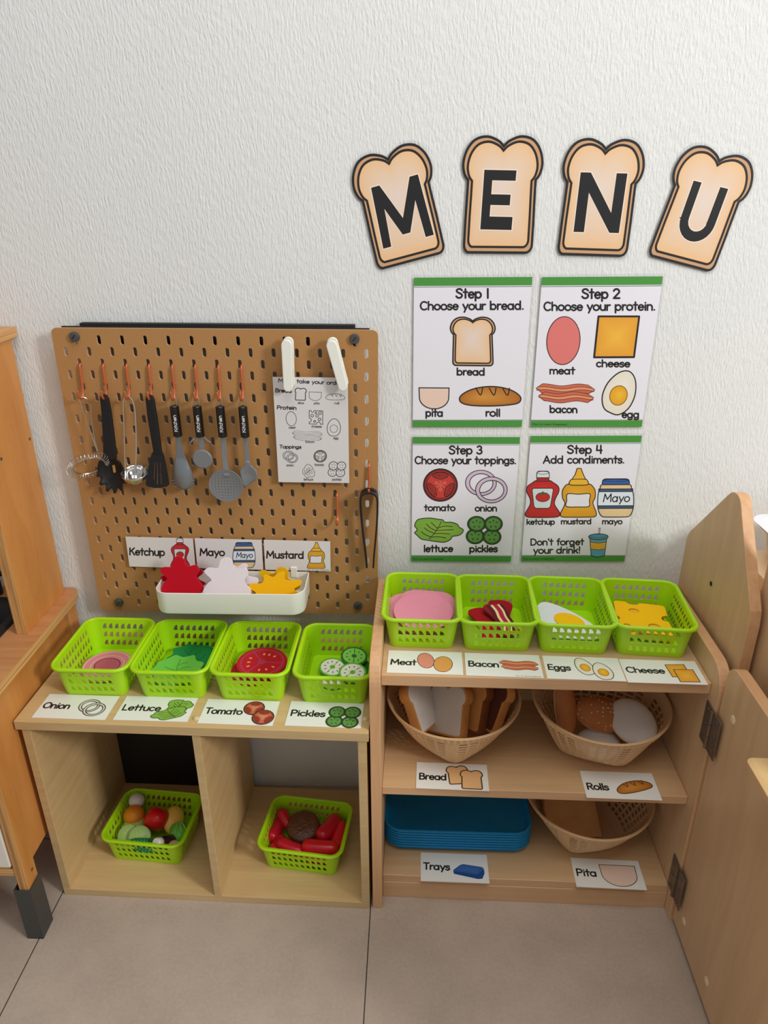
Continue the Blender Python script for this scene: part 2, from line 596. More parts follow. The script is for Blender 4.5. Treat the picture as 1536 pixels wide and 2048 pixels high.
class Print:
    """Flat coloured areas printed on a sheet (or felt pieces), colour kept per face corner."""

    def __init__(s, fmap=None, z=0.0, dz=2e-5):
        s.V, s.F, s.C = [], [], []
        s.map = fmap or (lambda p: p)
        s.z, s.dz = z, dz
        s.mono = False
        s.hold = False
        s.fine = False
        s.paper = (222, 218, 218)

    def up(s):
        s.z += 4e-6 if s.hold else s.dz

    def fillc(s, c):
        return s.paper if s.mono else c

    def raw(s, pts3, faces, cols):
        k = len(s.V)
        s.V += pts3
        for f in faces:
            s.F.append(tuple(i + k for i in f))
            s.C.append([cols[i] for i in f] if isinstance(cols, list) else [cols] * len(f))

    def poly(s, pts, col, up=True):
        s.up()
        q = [s.map(p) for p in pts]
        if area2(q) < 0: q = q[::-1]
        s.raw([(x, y, s.z) for x, y in q], [tuple(range(len(q)))], col)

    def grad(s, pts, c_edge, c_mid, centre, levels=5, power=1.0):
        """Fill with concentric rings blending from the edge colour to the middle colour."""
        s.up()
        n = len(pts)
        V, Cc, F = [], [], []
        for l in range(levels):
            t = l / levels
            for p in pts:
                q = s.map((p[0] + (centre[0] - p[0]) * t, p[1] + (centre[1] - p[1]) * t))
                V.append((q[0], q[1], s.z))
                w = t ** power
                Cc.append(tuple(c_edge[i] + (c_mid[i] - c_edge[i]) * w for i in range(3)))
        q = s.map(centre)
        V.append((q[0], q[1], s.z)); Cc.append(c_mid)
        flip = area2([(v[0], v[1]) for v in V[:n]]) < 0
        for l in range(levels - 1):
            for i in range(n):
                j = (i + 1) % n
                f = (l * n + i, l * n + j, (l + 1) * n + j, (l + 1) * n + i)
                F.append(f[::-1] if flip else f)
        for i in range(n):
            f = ((levels - 1) * n + i, (levels - 1) * n + (i + 1) % n, len(V) - 1)
            F.append(f[::-1] if flip else f)
        s.raw(V, F, Cc)

    def strip(s, A, B, col):
        """Fill between two lines of the same number of points."""
        s.up()
        n = len(A)
        V = [(*s.map(p), s.z) for p in A] + [(*s.map(p), s.z) for p in B]
        s.raw(V, [(i, n + i, n + i + 1, i + 1) for i in range(n - 1)], col)

    def ribbon(s, pts, w, col, closed=False, up=True, caps=True):
        s.up()
        P = [Vector((p[0], p[1])) for p in pts]
        Q = [P[0]]
        for p in P[1:]:
            if (p - Q[-1]).length > 1e-9: Q.append(p)
        if closed and len(Q) > 2 and (Q[0] - Q[-1]).length < 1e-9: Q.pop()
        P = Q
        m = len(P)
        h = w / 2
        if m < 2:
            s.poly(ell(P[0].x, P[0].y, h, h, 10), col, up=False)
            return
        Lf, Rt = [], []
        for i in range(m):
            a = P[(i - 1) % m] if (closed or i > 0) else P[i]
            b = P[(i + 1) % m] if (closed or i < m - 1) else P[i]
            d1 = (P[i] - a).normalized() if (P[i] - a).length > 0 else (b - P[i]).normalized()
            d2 = (b - P[i]).normalized() if (b - P[i]).length > 0 else d1
            n1 = Vector((-d1.y, d1.x)); n2 = Vector((-d2.y, d2.x))
            nn = n1 + n2
            if nn.length < 0.2: nn = n1
            nn.normalize()
            k = min(1.0 / max(nn.dot(n1), 0.3), 1.6)
            Lf.append(P[i] + nn * h * k); Rt.append(P[i] - nn * h * k)
        V = [(*s.map((p.x, p.y)), s.z) for p in Lf] + [(*s.map((p.x, p.y)), s.z) for p in Rt]
        F = []
        for i in range(m if closed else m - 1):
            j = (i + 1) % m
            F.append((i, m + i, m + j, j))
        s.raw(V, F, col)
        if caps and not closed:
            for e, d in ((P[0], P[0] - P[1]), (P[-1], P[-1] - P[-2])):
                a = math.degrees(math.atan2(d.y, d.x))
                q = [s.map(v) for v in arc(e.x, e.y, h, h, a - 90, a + 90, 7)]
                if area2(q) < 0: q = q[::-1]
                s.raw([(x, y, s.z) for x, y in q], [tuple(range(len(q)))], col)

    def slab(s, pts, z0, z1, col, side=None):
        """A solid piece with thickness (felt, card)."""
        q = [s.map(p) for p in pts]
        if area2(q) < 0: q = q[::-1]
        n = len(q)
        V = [(x, y, z0) for x, y in q] + [(x, y, z1) for x, y in q]
        s.raw(V, [tuple(range(n - 1, -1, -1)), tuple(range(n, 2 * n))], col)
        s.raw(list(V), [(i, (i + 1) % n, n + (i + 1) % n, n + i) for i in range(n)], side or col)
        s.z = max(s.z, z1)

    def text(s, txt, x0, x1, yb, cap, w=0.15, col=INK, slope=0.0, slant=0.0):
        """Hand-drawn style lettering fitted between x0 and x1 on baseline yb (layout y runs down)."""
        s.up()
        s.hold = sum(col) < 400
        nat = text_width(txt)
        k = (x1 - x0) / nat
        x = x0
        for ch in txt:
            adv, strokes = GLYPH[ch]
            for st in strokes:
                closed = st[0] == 'c'
                pts = [(x + (px + slant * py) * k, yb - py * cap + slope * (x + px * k - x0)) for px, py in st[1]]
                if s.fine and not closed:
                    pts = [tuple(pts[i][d] + (pts[i + 1][d] - pts[i][d]) * k_ / 6 for d in (0, 1)) for i in range(len(pts) - 1) for k_ in range(6)] + [pts[-1]]
                s.ribbon(pts, w * cap, col, closed=closed, up=False)
            x += adv * k
        s.hold = False

    def build(s, name, mat, parent=None, loc=None, rot=None, bend=None):
        V = [bend(v) for v in s.V] if bend else s.V
        me = bpy.data.meshes.new(name)
        me.from_pydata(V, [], s.F)
        me.materials.append(MATS[mat])
        at = me.color_attributes.new('Col', 'FLOAT_COLOR', 'CORNER')
        buf = []
        cache = {}
        for cs in s.C:
            for c in cs:
                if c not in cache: cache[c] = lin(c)
                buf += cache[c]
        at.data.foreach_set('color', buf)
        me.update()
        o = bpy.data.objects.new(name, me)
        COL.objects.link(o)
        if parent is not None: o.parent = parent
        if loc is not None: o.location = loc
        if rot is not None: o.rotation_euler = rot
        return o


# ------------------------------------------------------------------ lettering (single-stroke shapes; cap height 1, x-height 0.64)
def _o(cx=.29, cy=.32, rx=.25, ry=.31, n=20):
    return ('c', ell(cx, cy, rx, ry, n))


def _l(*p):
    return ('o', list(p))


GLYPH = {
    ' ': (.38, []),
    'a': (.70, [_o(), _l((.55, .63), (.55, .01))]),
    'b': (.70, [_l((.07, .98), (.07, .01)), _o(.33)]),
    'c': (.58, [('o', arc(.30, .32, .25, .31, 48, 312, 14))]),
    'd': (.70, [_o(), _l((.55, .98), (.55, .01))]),
    'e': (.62, [('o', [(.06, .34), (.53, .34)] + arc(.30, .32, .24, .31, 5, 318, 16))]),
    'f': (.44, [('o', arc(.33, .78, .14, .2, 80, 180, 6) + [(.19, .01)]), _l((.04, .62), (.38, .62))]),
    'g': (.70, [_o(), ('o', [(.55, .63), (.55, -.05)] + arc(.31, -.06, .24, .2, 0, -150, 8))]),
    'h': (.64, [_l((.07, .98), (.07, .01)), ('o', arc(.295, .36, .225, .27, 180, 0, 10) + [(.52, .01)])]),
    'i': (.23, [_l((.10, .62), (.10, .01)), _l((.10, .87), (.101, .88))]),
    'k': (.58, [_l((.07, .98), (.07, .01)), _l((.47, .62), (.09, .26)), _l((.22, .38), (.50, .01))]),
    'l': (.23, [_l((.10, .98), (.10, .01))]),
    'm': (.94, [_l((.07, .63), (.07, .01)), ('o', arc(.26, .39, .19, .24, 180, 0, 10) + [(.45, .01)]), ('o', arc(.64, .39, .19, .24, 180, 0, 10) + [(.83, .01)])]),
    'n': (.64, [_l((.07, .63), (.07, .01)), ('o', arc(.295, .36, .225, .27, 180, 0, 10) + [(.52, .01)])]),
    'o': (.66, [_o(.31, .32, .27, .31)]),
    'p': (.70, [_l((.07, .63), (.07, -.28)), _o(.33)]),
    'r': (.44, [_l((.07, .63), (.07, .01)), ('o', [(.07, .34)] + arc(.30, .36, .21, .26, 165, 70, 6))]),
    's': (.52, [('o', crom([(.43, .53), (.34, .61), (.22, .63), (.09, .56), (.09, .42), (.24, .34), (.40, .26), (.42, .12), (.28, .01), (.14, .02), (.04, .11)], n=3))]),
    't': (.46, [_l((.21, .95), (.21, .01)), _l((.03, .63), (.40, .63))]),
    'u': (.64, [('o', [(.07, .63)] + arc(.295, .26, .225, .25, 180, 360, 10) + [(.52, .63)]), _l((.52, .63), (.52, .01))]),
    'y': (.60, [_l((.05, .63), (.29, .04)), _l((.53, .63), (.17, -.28))]),
    'A': (.82, [_l((.04, .01), (.38, .98)), _l((.38, .98), (.72, .01)), _l((.16, .34), (.60, .34))]),
    'B': (.72, [_l((.08, .98), (.08, .01)), ('o', [(.08, .97), (.34, .97)] + arc(.36, .75, .19, .22, 90, -90, 8) + [(.08, .53)]), ('o', [(.08, .53), (.36, .53)] + arc(.38, .27, .24, .26, 90, -90, 8) + [(.08, .01)])]),
    'C': (.78, [('o', arc(.42, .49, .36, .48, 48, 312, 16))]),
    'D': (.80, [_l((.08, .98), (.08, .01)), ('o', [(.08, .97), (.26, .97)] + arc(.28, .49, .40, .48, 90, -90, 12) + [(.08, .01)])]),
    'E': (.66, [_l((.08, .98), (.08, .01)), _l((.08, .97), (.54, .97)), _l((.08, .50), (.50, .50)), _l((.08, .02), (.54, .02))]),
    'I': (.26, [_l((.12, .98), (.12, .01))]),
    'K': (.72, [_l((.08, .98), (.08, .01)), _l((.60, .98), (.10, .46)), _l((.28, .60), (.64, .01))]),
    'L': (.60, [_l((.08, .98), (.08, .02)), _l((.08, .02), (.50, .02))]),
    'M': (.98, [_l((.07, .01), (.13, .98)), _l((.13, .98), (.46, .30)), _l((.46, .30), (.79, .98)), _l((.79, .98), (.86, .01))]),
    'O': (.92, [_o(.44, .49, .39, .48, 26)]),
    'P': (.68, [_l((.08, .98), (.08, .01)), ('o', [(.08, .97), (.34, .97)] + arc(.35, .71, .24, .26, 90, -90, 8) + [(.08, .45)])]),
    'R': (.72, [_l((.08, .98), (.08, .01)), ('o', [(.08, .97), (.34, .97)] + arc(.35, .72, .23, .25, 90, -90, 8) + [(.08, .47)]), _l((.30, .47), (.62, .01))]),
    'S': (.70, [('o', crom([(.58, .82), (.46, .94), (.32, .97), (.13, .88), (.10, .70), (.26, .56), (.46, .46), (.59, .30), (.52, .10), (.34, .01), (.17, .04), (.05, .18)], n=3))]),
    'T': (.70, [_l((.03, .97), (.63, .97)), _l((.33, .97), (.33, .01))]),
    'U': (.76, [('o', [(.08, .98)] + arc(.36, .30, .28, .29, 180, 360, 10) + [(.64, .98)])]),
    '1': (.28, [_l((.14, .98), (.14, .01))]),
    '2': (.66, [('o', arc(.31, .70, .25, .27, 165, -20, 8) + [(.06, .02)]), _l((.06, .02), (.58, .02))]),
    '3': (.64, [('o', arc(.28, .74, .22, .23, 150, -90, 9)), ('o', arc(.28, .26, .26, .25, 90, -155, 9))]),
    '4': (.66, [_l((.10, .98), (.06, .38)), _l((.06, .38), (.56, .38)), _l((.46, .98), (.46, .01))]),
    '.': (.24, [_l((.09, .04), (.10, .04))]),
    "'": (.20, [_l((.10, .98), (.07, .78))]),
    '!': (.26, [_l((.12, .98), (.12, .34)), _l((.12, .04), (.121, .04))]),
    '?': (.58, [('o', arc(.27, .76, .21, .21, 165, -70, 8) + [(.27, .32)]), _l((.27, .04), (.271, .04))]),
}


def text_width(t):
    w = sum(GLYPH[c][0] for c in t)
    return w - 0.06


# ------------------------------------------------------------------ printed pictures (layout y runs down, unit shapes y up)
def T(pts, cx, cy, sx, sy=None, rot=0.0):
    sy = sx if sy is None else sy
    c, s_ = math.cos(rot), math.sin(rot)
    return [(cx + (x * sx) * c - (y * sy) * s_, cy - ((x * sx) * s_ + (y * sy) * c)) for x, y in pts]


def loaf_outline():
    top = crom([(0, .42), (.07, .465), (.21, .5), (.36, .475), (.46, .39), (.5, .28), (.478, .19), (.43, .14)], n=4)
    side = [(.43, .14), (.434, 0), (.442, -.2)] + arc(.372, -.43, .075, .07, 0, -90, 5)
    half = top + side[1:]
    return half + [(-x, y) for x, y in half[::-1]][1:-1]


LOAF = loaf_outline()


def pic_bread(p, cx, cy, w, h, rot=0.0, lw=None, simple=False):
    lw = lw or w * .03
    if simple:
        o = T(LOAF, cx, cy, w, h, rot)
        p.poly(o, p.fillc((232, 184, 128)))
        p.ribbon(o, lw, (84, 60, 36) if not p.mono else (70, 68, 68), closed=True)
        return
    o = T(LOAF, cx, cy, w, h, rot)
    p.poly(o, (206, 160, 118))
    p.ribbon(T(LOAF, cx, cy, w * .985, h * .985, rot), lw, INK, closed=True)
    c, s_ = math.cos(rot), math.sin(rot)
    ox, oy = T([(0, .004)], cx, cy, w, h, rot)[0]
    i1 = T(LOAF, ox, oy, w * .87, h * .895, rot)
    mid = T([(0, .08)], cx, cy, w, h, rot)[0]
    p.grad(i1, (240, 192, 138), (234, 216, 204), mid, 6, 0.55)
    p.ribbon(i1, lw * .95, INK, closed=True)


HALF_DISC = [(-.5, .5), (.5, .5), (.49, .1)] + arc(0, .05, .49, .55, -8, -172, 16) + [(-.49, .1)]


def pic_pita(p, cx, cy, w, h, rot=0.0, lw=None):
    o = T(HALF_DISC, cx, cy, w, h, rot)
    p.poly(o, p.fillc((238, 208, 190)))
    p.ribbon(o, lw or w * .03, INK, closed=True)


ROLL = crom([(-.5, -.12), (-.44, .12), (-.28, .36), (-.05, .49), (.18, .46), (.38, .28), (.5, -.02), (.47, -.3), (.3, -.42), (0, -.48), (-.3, -.46), (-.46, -.34)], closed=True, n=4)


def pic_roll(p, cx, cy, w, h, rot=0.0, lw=None):
    lw = lw or w * .022
    o = T(ROLL, cx, cy, w, h, rot)
    if p.mono:
        p.poly(o, p.paper)
    else:
        p.grad(o, (176, 104, 36), (214, 150, 62), T([(-.12, -.05)], cx, cy, w, h, rot)[0], 5, .7)
    p.ribbon(o, lw, INK, closed=True)
    for x in (-.18, .04, .26):
        n = crom([(x - .05, .42), (x + .01, .1), (x + .04, .12), (x + .06, .42)], n=4)
        p.ribbon(T(n, cx, cy, w, h, rot), lw * .9, INK)


def pic_oval(p, cx, cy, w, h, col, rot=0.0, lw=None, ink=INK):
    o = T(ell(0, 0, .5, .5, 32), cx, cy, w, h, rot)
    p.poly(o, p.fillc(col))
    p.ribbon(o, lw or w * .02, ink, closed=True)


EGG = crom([(0, .5), (.26, .38), (.43, .08), (.42, -.24), (.24, -.46), (0, -.5), (-.24, -.46), (-.42, -.24), (-.43, .08), (-.26, .38)], closed=True, n=4)


def pic_egg(p, cx, cy, w, h, rot=0.0, lw=None):
    lw = lw or w * .035
    o = T(EGG, cx, cy, w, h, rot)
    if p.mono: p.poly(o, p.paper)
    else: p.grad(o, (234, 226, 206), (244, 240, 236), (cx, cy), 3)
    p.ribbon(o, lw, INK, closed=True)
    y = T(ell(0, -.08, .25, .22, 22), cx, cy, w, h, rot)
    if not p.mono:
        p.grad(y, (232, 164, 34), (246, 192, 60), T([(0.03, -.05)], cx, cy, w, h, rot)[0], 3)
    p.ribbon(y, lw * .7, INK if p.mono else (150, 98, 24), closed=True)


def pic_cheese(p, pts, lw):
    if p.mono: p.poly(pts, p.paper)
    else:
        c = (sum(a[0] for a in pts) / 4, sum(a[1] for a in pts) / 4)
        p.grad(pts, (232, 160, 52), (246, 188, 66), c, 3)
    # square corners: one straight stroke per side
    n = len(pts)
    for i in range(n):
        p.ribbon([pts[i], pts[(i + 1) % n]], lw, INK, up=(i == 0))


def wavy(y0, x0, x1, amp, ph, n=16):
    return [(x0 + (x1 - x0) * i / n, y0 + amp * math.sin(ph + 9.5 * i / n)) for i in range(n + 1)]


def pic_bacon(p, cx, cy, w, h, rot=0.0, lw=None):
    lw = lw or w * .009
    ink = (124, 58, 46) if not p.mono else (70, 68, 68)
    for (y0, x0, x1, ph) in ((.20, -.5, .5, .4), (-.22, -.46, .48, 1.3)):
        bands = [.26, .10, -.05, -.22]
        cols = [(208, 110, 84), (234, 156, 108), (204, 102, 78)]
        L = [wavy(y0 + b, x0 + .05 * abs(b) * 4, x1 - .07 * abs(b) * 3, .055, ph + b) for b in bands]
        L[0] = [(x0, y0 + .08)] + L[0][1:-1] + [(x1, y0 + .02)]
        L[3] = [(x0, y0 + .08)] + L[3][1:-1] + [(x1, y0 + .02)]
        for a in range(3):
            p.strip(T(L[a], cx, cy, w, h, rot), T(L[a + 1], cx, cy, w, h, rot), p.fillc(cols[a]))
        for a in range(4):
            p.ribbon(T(L[a], cx, cy, w, h, rot), lw, ink, up=(a == 0))


def pic_tomato(p, cx, cy, w, h, lw=None, base=(206, 62, 56), inner=(226, 92, 76)):
    lw = lw or w * .03
    E_ = lambda k: T(ell(0, 0, .5 * k, .5 * k, 30), cx, cy, w, h)
    g = (96, 94, 94)
    p.poly(E_(1), g if p.mono else (104, 28, 30))
    p.ribbon(E_(.97), lw, INK, closed=True)
    p.poly(E_(.86), p.fillc(base))
    p.ribbon(E_(.80), lw * .8, (60, 20, 20) if not p.mono else INK, closed=True)
    for a in (90, 210, 330):
        r = math.radians(a)
        c, s_ = math.cos(r), math.sin(r)
        loc = crom([(.34, -.19), (.37, 0), (.34, .19), (.25, .21), (.20, .10), (.18, 0), (.20, -.10), (.25, -.21)], closed=True, n=3)
        q = [(x * c - y * s_, x * s_ + y * c) for x, y in loc]
        p.poly(T(q, cx, cy, w, h), p.fillc((176, 44, 42)))
        p.ribbon(T(q, cx, cy, w, h), lw * .7, INK, closed=True)
        for b in (-.14, -.045, .045, .14):
            x, y = .285, b
            p.ribbon(T(ell(x * c - y * s_, x * s_ + y * c, .026, .026, 8), cx, cy, w, h), lw * .35, INK, closed=True, up=(b == -.14))
    star = []
    for i in range(12):
        r = (.20, .15, .12, .15)[i % 4]
        a = math.radians(30 + 30 * i)
        star.append((r * math.cos(a), r * math.sin(a)))
    p.poly(T(crom(star, True, 3), cx, cy, w, h), p.fillc(inner))
    for a in (60, 120, 0, 180, 235, 305):
        r = math.radians(a)
        p.ribbon(T([(.06 * math.cos(r), .06 * math.sin(r)), (.15 * math.cos(r), .15 * math.sin(r))], cx, cy, w, h), lw * .5, INK)


def pic_onion(p, cx, cy, w, h, lw=None, col=(214, 192, 214), ink=(52, 40, 52)):
    lw = lw or w * .02
    for dx, dy, rx, ry, rot in ((-.13, .1, .37, .36, -.25), (.12, -.1, .38, .37, .2)):
        o = T(ell(dx, dy, rx, ry, 34, rot), cx, cy, w, h)
        m = T(ell(dx, dy, rx - .045, ry - .045, 34, rot), cx, cy, w, h)
        i = T(ell(dx + .008, dy - .008, rx - .09, ry - .09, 34, rot), cx, cy, w, h)
        if not p.mono: p.ribbon(m, w * .09, col, closed=True)
        else: p.ribbon(m, w * .09, p.paper, closed=True)
        p.ribbon(o, lw, ink, closed=True)
        p.ribbon(i, lw, ink, closed=True, up=False)


LETT = crom([(-.5, .18), (-.47, .36), (-.40, .46), (-.2, .5), (-.02, .45), (.08, .42), (.12, .33), (.26, .32), (.38, .24), (.42, .12), (.5, .02), (.48, -.12), (.40, -.22), (.28, -.26), (.24, -.38), (.12, -.49), (-.04, -.47), (-.2, -.42), (-.36, -.36), (-.44, -.22), (-.5, -.1), (-.45, 0), (-.47, .1)], closed=True, n=4)


def pic_lettuce(p, cx, cy, w, h, rot=0.0, lw=None, flip=1):
    lw = lw or w * .018
    q = [(x * flip, y) for x, y in LETT]
    o = T(q, cx, cy, w, h, rot)
    if p.mono: p.poly(o, p.paper)
    else: p.grad(o, (124, 178, 66), (158, 192, 80), T([(.1 * flip, .0)], cx, cy, w, h, rot)[0], 3)
    ink = (36, 54, 24) if not p.mono else INK
    p.ribbon(o, lw, ink, closed=True)
    veins = [[(.05, .34), (-.02, .1), (-.1, -.14), (-.2, -.36)], [(-.03, .08), (.1, .16), (.28, .14)], [(-.06, -.02), (.08, 0), (.3, .02)], [(-.1, -.14), (.06, -.13), (.22, -.16)], [(-.16, -.28), (.0, -.27), (.14, -.32)],
             [(-.03, .08), (-.1, .2), (-.16, .32)], [(-.06, -.02), (-.18, .1), (-.26, .26)], [(-.1, -.12), (-.22, -.02), (-.3, .1)], [(-.16, -.28), (-.28, -.18), (-.36, -.06)]]
    for v in veins:
        p.ribbon(T([(x * flip, y) for x, y in crom(v, n=3)], cx, cy, w, h, rot), lw * .8, ink, up=(v is veins[0]))


def pic_pickles(p, cx, cy, w, h, lw=None):
    lw = lw or w * .022
    for dx, dy in ((-.26, -.24), (.22, -.26), (-.22, .2), (.26, .2)):
        e0 = T(ell(dx, dy, .26, .27, 24), cx, cy, w, h)
        p.poly(e0, p.fillc((50, 84, 40)))
        p.ribbon(e0, lw, INK if p.mono else (24, 42, 20), closed=True)
        p.poly(T(ell(dx, dy, .205, .215, 22), cx, cy, w, h), p.fillc((98, 152, 74)))
        for a in (90, 30, 150, 235, 305):
            r = math.radians(a)
            x, y = dx + .115 * math.cos(r), dy + .12 * math.sin(r)
            p.poly(T(ell(x, y, .042, .019, 8, r), cx, cy, w, h), INK if p.mono else (38, 66, 30), up=(a == 90))


KETCH = crom([(-.17, .3), (-.3, .25), (-.44, .17), (-.46, .06), (-.36, -.1), (-.36, -.22), (-.46, -.36), (-.5, -.44), (-.4, -.49), (0, -.5), (.4, -.49), (.5, -.44), (.46, -.36), (.34, -.22), (.36, -.1), (.46, .06), (.44, .17), (.3, .25), (.17, .3)], closed=True, n=4)


def pic_ketchup(p, cx, cy, w, h, lw=None):
    lw = lw or w * .03
    o = T(KETCH, cx, cy, w, h)
    p.grad(o, (196, 40, 44), (222, 52, 52), T([(0, .1)], cx, cy, w, h)[0], 3)
    p.ribbon(o, lw, INK, closed=True)
    neck = T([(-.18, .28), (.18, .28), (.17, .36), (-.17, .36)], cx, cy, w, h)
    p.poly(neck, (178, 36, 40)); p.ribbon(neck, lw * .7, INK, closed=True)
    cap = T([(-.18, .36), (.18, .36), (.18, .46), (.14, .5), (-.14, .5), (-.18, .46)], cx, cy, w, h)
    p.poly(cap, (232, 236, 238)); p.ribbon(cap, lw * .8, INK, closed=True)
    p.ribbon(T(ell(0, .465, .165, .03, 18), cx, cy, w, h), lw * .5, INK, closed=True)
    lab = T([(-.27, .13), (.27, .13), (.3, .1), (.22, -.26), (.17, -.3), (-.2, -.3), (-.25, -.26), (-.31, .1)], cx, cy, w, h)
    p.poly(lab, (222, 234, 236)); p.ribbon(lab, lw * .8, INK, closed=True)
    t = T(ell(0, -.06, .2, .1, 22), cx, cy, w, h)
    p.poly(t, (206, 44, 44)); p.ribbon(t, lw * .6, INK, closed=True)
    p.poly(T([(-.12, .035), (-.03, .04), (0, .075), (.03, .04), (.13, .035), (.06, .012), (.05, -.02), (0, .005), (-.05, -.02), (-.05, .012)], cx, cy, w, h), (56, 110, 50))


MUST = crom([(-.27, .18), (-.4, .12), (-.46, .02), (-.44, -.12), (-.38, -.2), (-.42, -.3), (-.5, -.42), (-.46, -.49), (-.2, -.5), (.2, -.5), (.46, -.49), (.5, -.42), (.44, -.3), (.4, -.2), (.46, -.1), (.46, .04), (.4, .12), (.27, .18)], closed=True, n=4)


def pic_mustard(p, cx, cy, w, h, lw=None):
    lw = lw or w * .03
    o = T(MUST, cx, cy, w, h)
    p.grad(o, (222, 156, 40), (234, 178, 48), T([(-.1, .0)], cx, cy, w, h)[0], 3)
    p.ribbon(o, lw, INK, closed=True)
    col = T(crom([(-.26, .17), (-.24, .25), (-.16, .28), (.16, .28), (.24, .25), (.26, .17), (0, .155)], True, 3), cx, cy, w, h)
    p.poly(col, (238, 184, 56)); p.ribbon(col, lw, INK, closed=True)
    noz = T([(-.19, .28), (.19, .28), (.12, .38), (.06, .5), (-.05, .5), (-.1, .38)], cx, cy, w, h)
    p.poly(noz, (238, 184, 56)); p.ribbon(noz, lw, INK, closed=True)
    lab = T(crom([(-.31, -.02), (0, -.03), (.31, -.02), (.3, -.16), (.29, -.28), (0, -.29), (-.34, -.28), (-.33, -.16)], True, 3), cx, cy, w, h)
    p.poly(lab, (232, 230, 236)); p.ribbon(lab, lw, INK, closed=True)


def pic_mayo(p, cx, cy, w, h, lw=None):
    lw = lw or w * .028
    ink = (26, 34, 48)
    body = crom([(-.34, .36), (-.44, .24), (-.49, .08), (-.5, -.16), (-.47, -.34), (-.38, -.48), (-.2, -.5), (.2, -.5), (.38, -.48), (.47, -.34), (.5, -.16), (.49, .08), (.44, .24), (.34, .36)], closed=True, n=4)
    o = T(body, cx, cy, w, h)
    p.grad(o, (232, 200, 152), (242, 216, 172), (cx, cy), 3)
    p.poly(T([(-.47, .2), (.47, .2), (.5, 0), (.5, -.24), (-.5, -.24), (-.5, 0)], cx, cy, w, h), (226, 236, 246))
    for y in (.2, -.24):
        p.ribbon(T([(-.485, y), (.485, y)], cx, cy, w, h), h * .075, (70, 92, 122), caps=False)
        p.ribbon(T([(-.485, y + .035), (.485, y + .035)], cx, cy, w, h), lw * .9, ink, caps=False)
        p.ribbon(T([(-.485, y - .035), (.485, y - .035)], cx, cy, w, h), lw * .9, ink, up=False, caps=False)
    p.ribbon(o, lw, ink, closed=True)
    lid = T([(-.36, .35), (.36, .35), (.38, .39), (.36, .47), (.3, .5), (-.3, .5), (-.36, .47), (-.38, .39)], cx, cy, w, h)
    p.poly(lid, (56, 100, 164)); p.ribbon(lid, lw, ink, closed=True)
    p.ribbon(T(ell(0, .46, .34, .03, 20), cx, cy, w, h), lw * .5, ink, closed=True)
    x0, y0 = T([(-.36, -.1)], cx, cy, w, h)[0]
    p.text('Mayo', x0, x0 + w * .74, y0, h * .21, .13, INK, slant=.12)


def pic_drink(p, cx, cy, w, h, lw=None):
    lw = lw or w * .03
    ink = (26, 44, 56)
    q = T([(.0, .28), (.06, .28), (.1, .5), (.02, .5)], cx, cy, w, h)
    p.poly(q, (238, 232, 232))
    for y in (.32, .40, .47):
        p.poly(T([(.005 + y * .04, y), (.07 + y * .06, y), (.075 + y * .06, y + .03), (.01 + y * .04, y + .03)], cx, cy, w, h), (170, 40, 44))
    p.ribbon(q, lw * .4, ink, closed=True)
    body = T([(-.44, .2), (.44, .2), (.32, -.45), (.1, -.5), (-.14, -.5), (-.36, -.45)], cx, cy, w, h)
    p.poly(body, (94, 164, 186))
    p.poly(T([(-.42, .02), (0, -.02), (.42, .02), (.37, -.22), (0, -.26), (-.39, -.22)], cx, cy, w, h), (232, 176, 62))
    p.ribbon(T([(-.42, .02), (0, -.02), (.42, .02)], cx, cy, w, h), lw * .7, ink)
    p.ribbon(T([(-.39, -.22), (0, -.26), (.37, -.22)], cx, cy, w, h), lw * .7, ink)
    p.ribbon(body, lw, ink, closed=True)
    lid = T(ell(0, .2, .5, .1, 26), cx, cy, w, h)
    p.poly(lid, (84, 152, 178)); p.ribbon(lid, lw, ink, closed=True)
    p.ribbon(T(ell(0, .23, .42, .06, 22), cx, cy, w, h), lw * .5, ink, closed=True)


def pic_tray(p, cx, cy, w, h, lw=None):
    side = T([(-.5, .02), (-.48, -.2), (.28, -.5), (.42, -.46), (.5, -.1), (.5, .16)], cx, cy, w, h)
    p.poly(side, (34, 74, 138))
    top = T([(-.5, .06), (-.26, .44), (-.16, .5), (.44, .34), (.5, .22), (.32, -.14), (.22, -.2), (-.44, -.02)], cx, cy, w, h)
    p.poly(top, (52, 98, 166))
    p.poly(T([(-.40, .08), (-.22, .36), (.40, .25), (.26, -.06)], cx, cy, w, h), (64, 108, 170))


def pic_swiss(p, cx, cy, w, h, lw):
    o = T([(-.5, .5), (-.38, .5)] + arc(-.27, .49, .1, .12, 180, 360, 6) + [(-.1, .5), (.46, .5), (.5, -.5), (.34, -.5)] + arc(.2, -.5, .13, .17, 0, 180, 6) + [(.0, -.5), (-.46, -.5), (-.46, -.4)] + arc(-.47, -.22, .15, .15, -90, 80, 6) + [(-.49, 0)], cx, cy, w, h)
    p.poly(o, p.paper)
    p.ribbon(o, lw, INK, closed=True)
    for x, y, r in ((-.28, .12, .1), (.08, .12, .1), (.28, .33, .1), (-.02, .34, .06), (.26, -.14, .1), (-.08, -.3, .07)):
        p.ribbon(T(ell(x, y, r, r, 14), cx, cy, w, h), lw, INK, closed=True, up=False)


# ------------------------------------------------------------------ the room
def structure(name, mb, mat):
    o = mb.build(name, mat)
    return tag(o, kind='structure')


b = MB(); b.box((-2.6, -3.4, -0.05), (3.4, 0.0, 0.0)); o = structure('floor', b, 'floor_tile')
tag(o, 'grey stone-look floor tiles with thin dark joints')
b = MB(); b.box((-2.6, 0.0, -0.05), (3.4, 0.08, 2.7)); o = structure('wall_back', b, 'wall_paint')
tag(o, 'white wall with vertical brushed plaster texture')

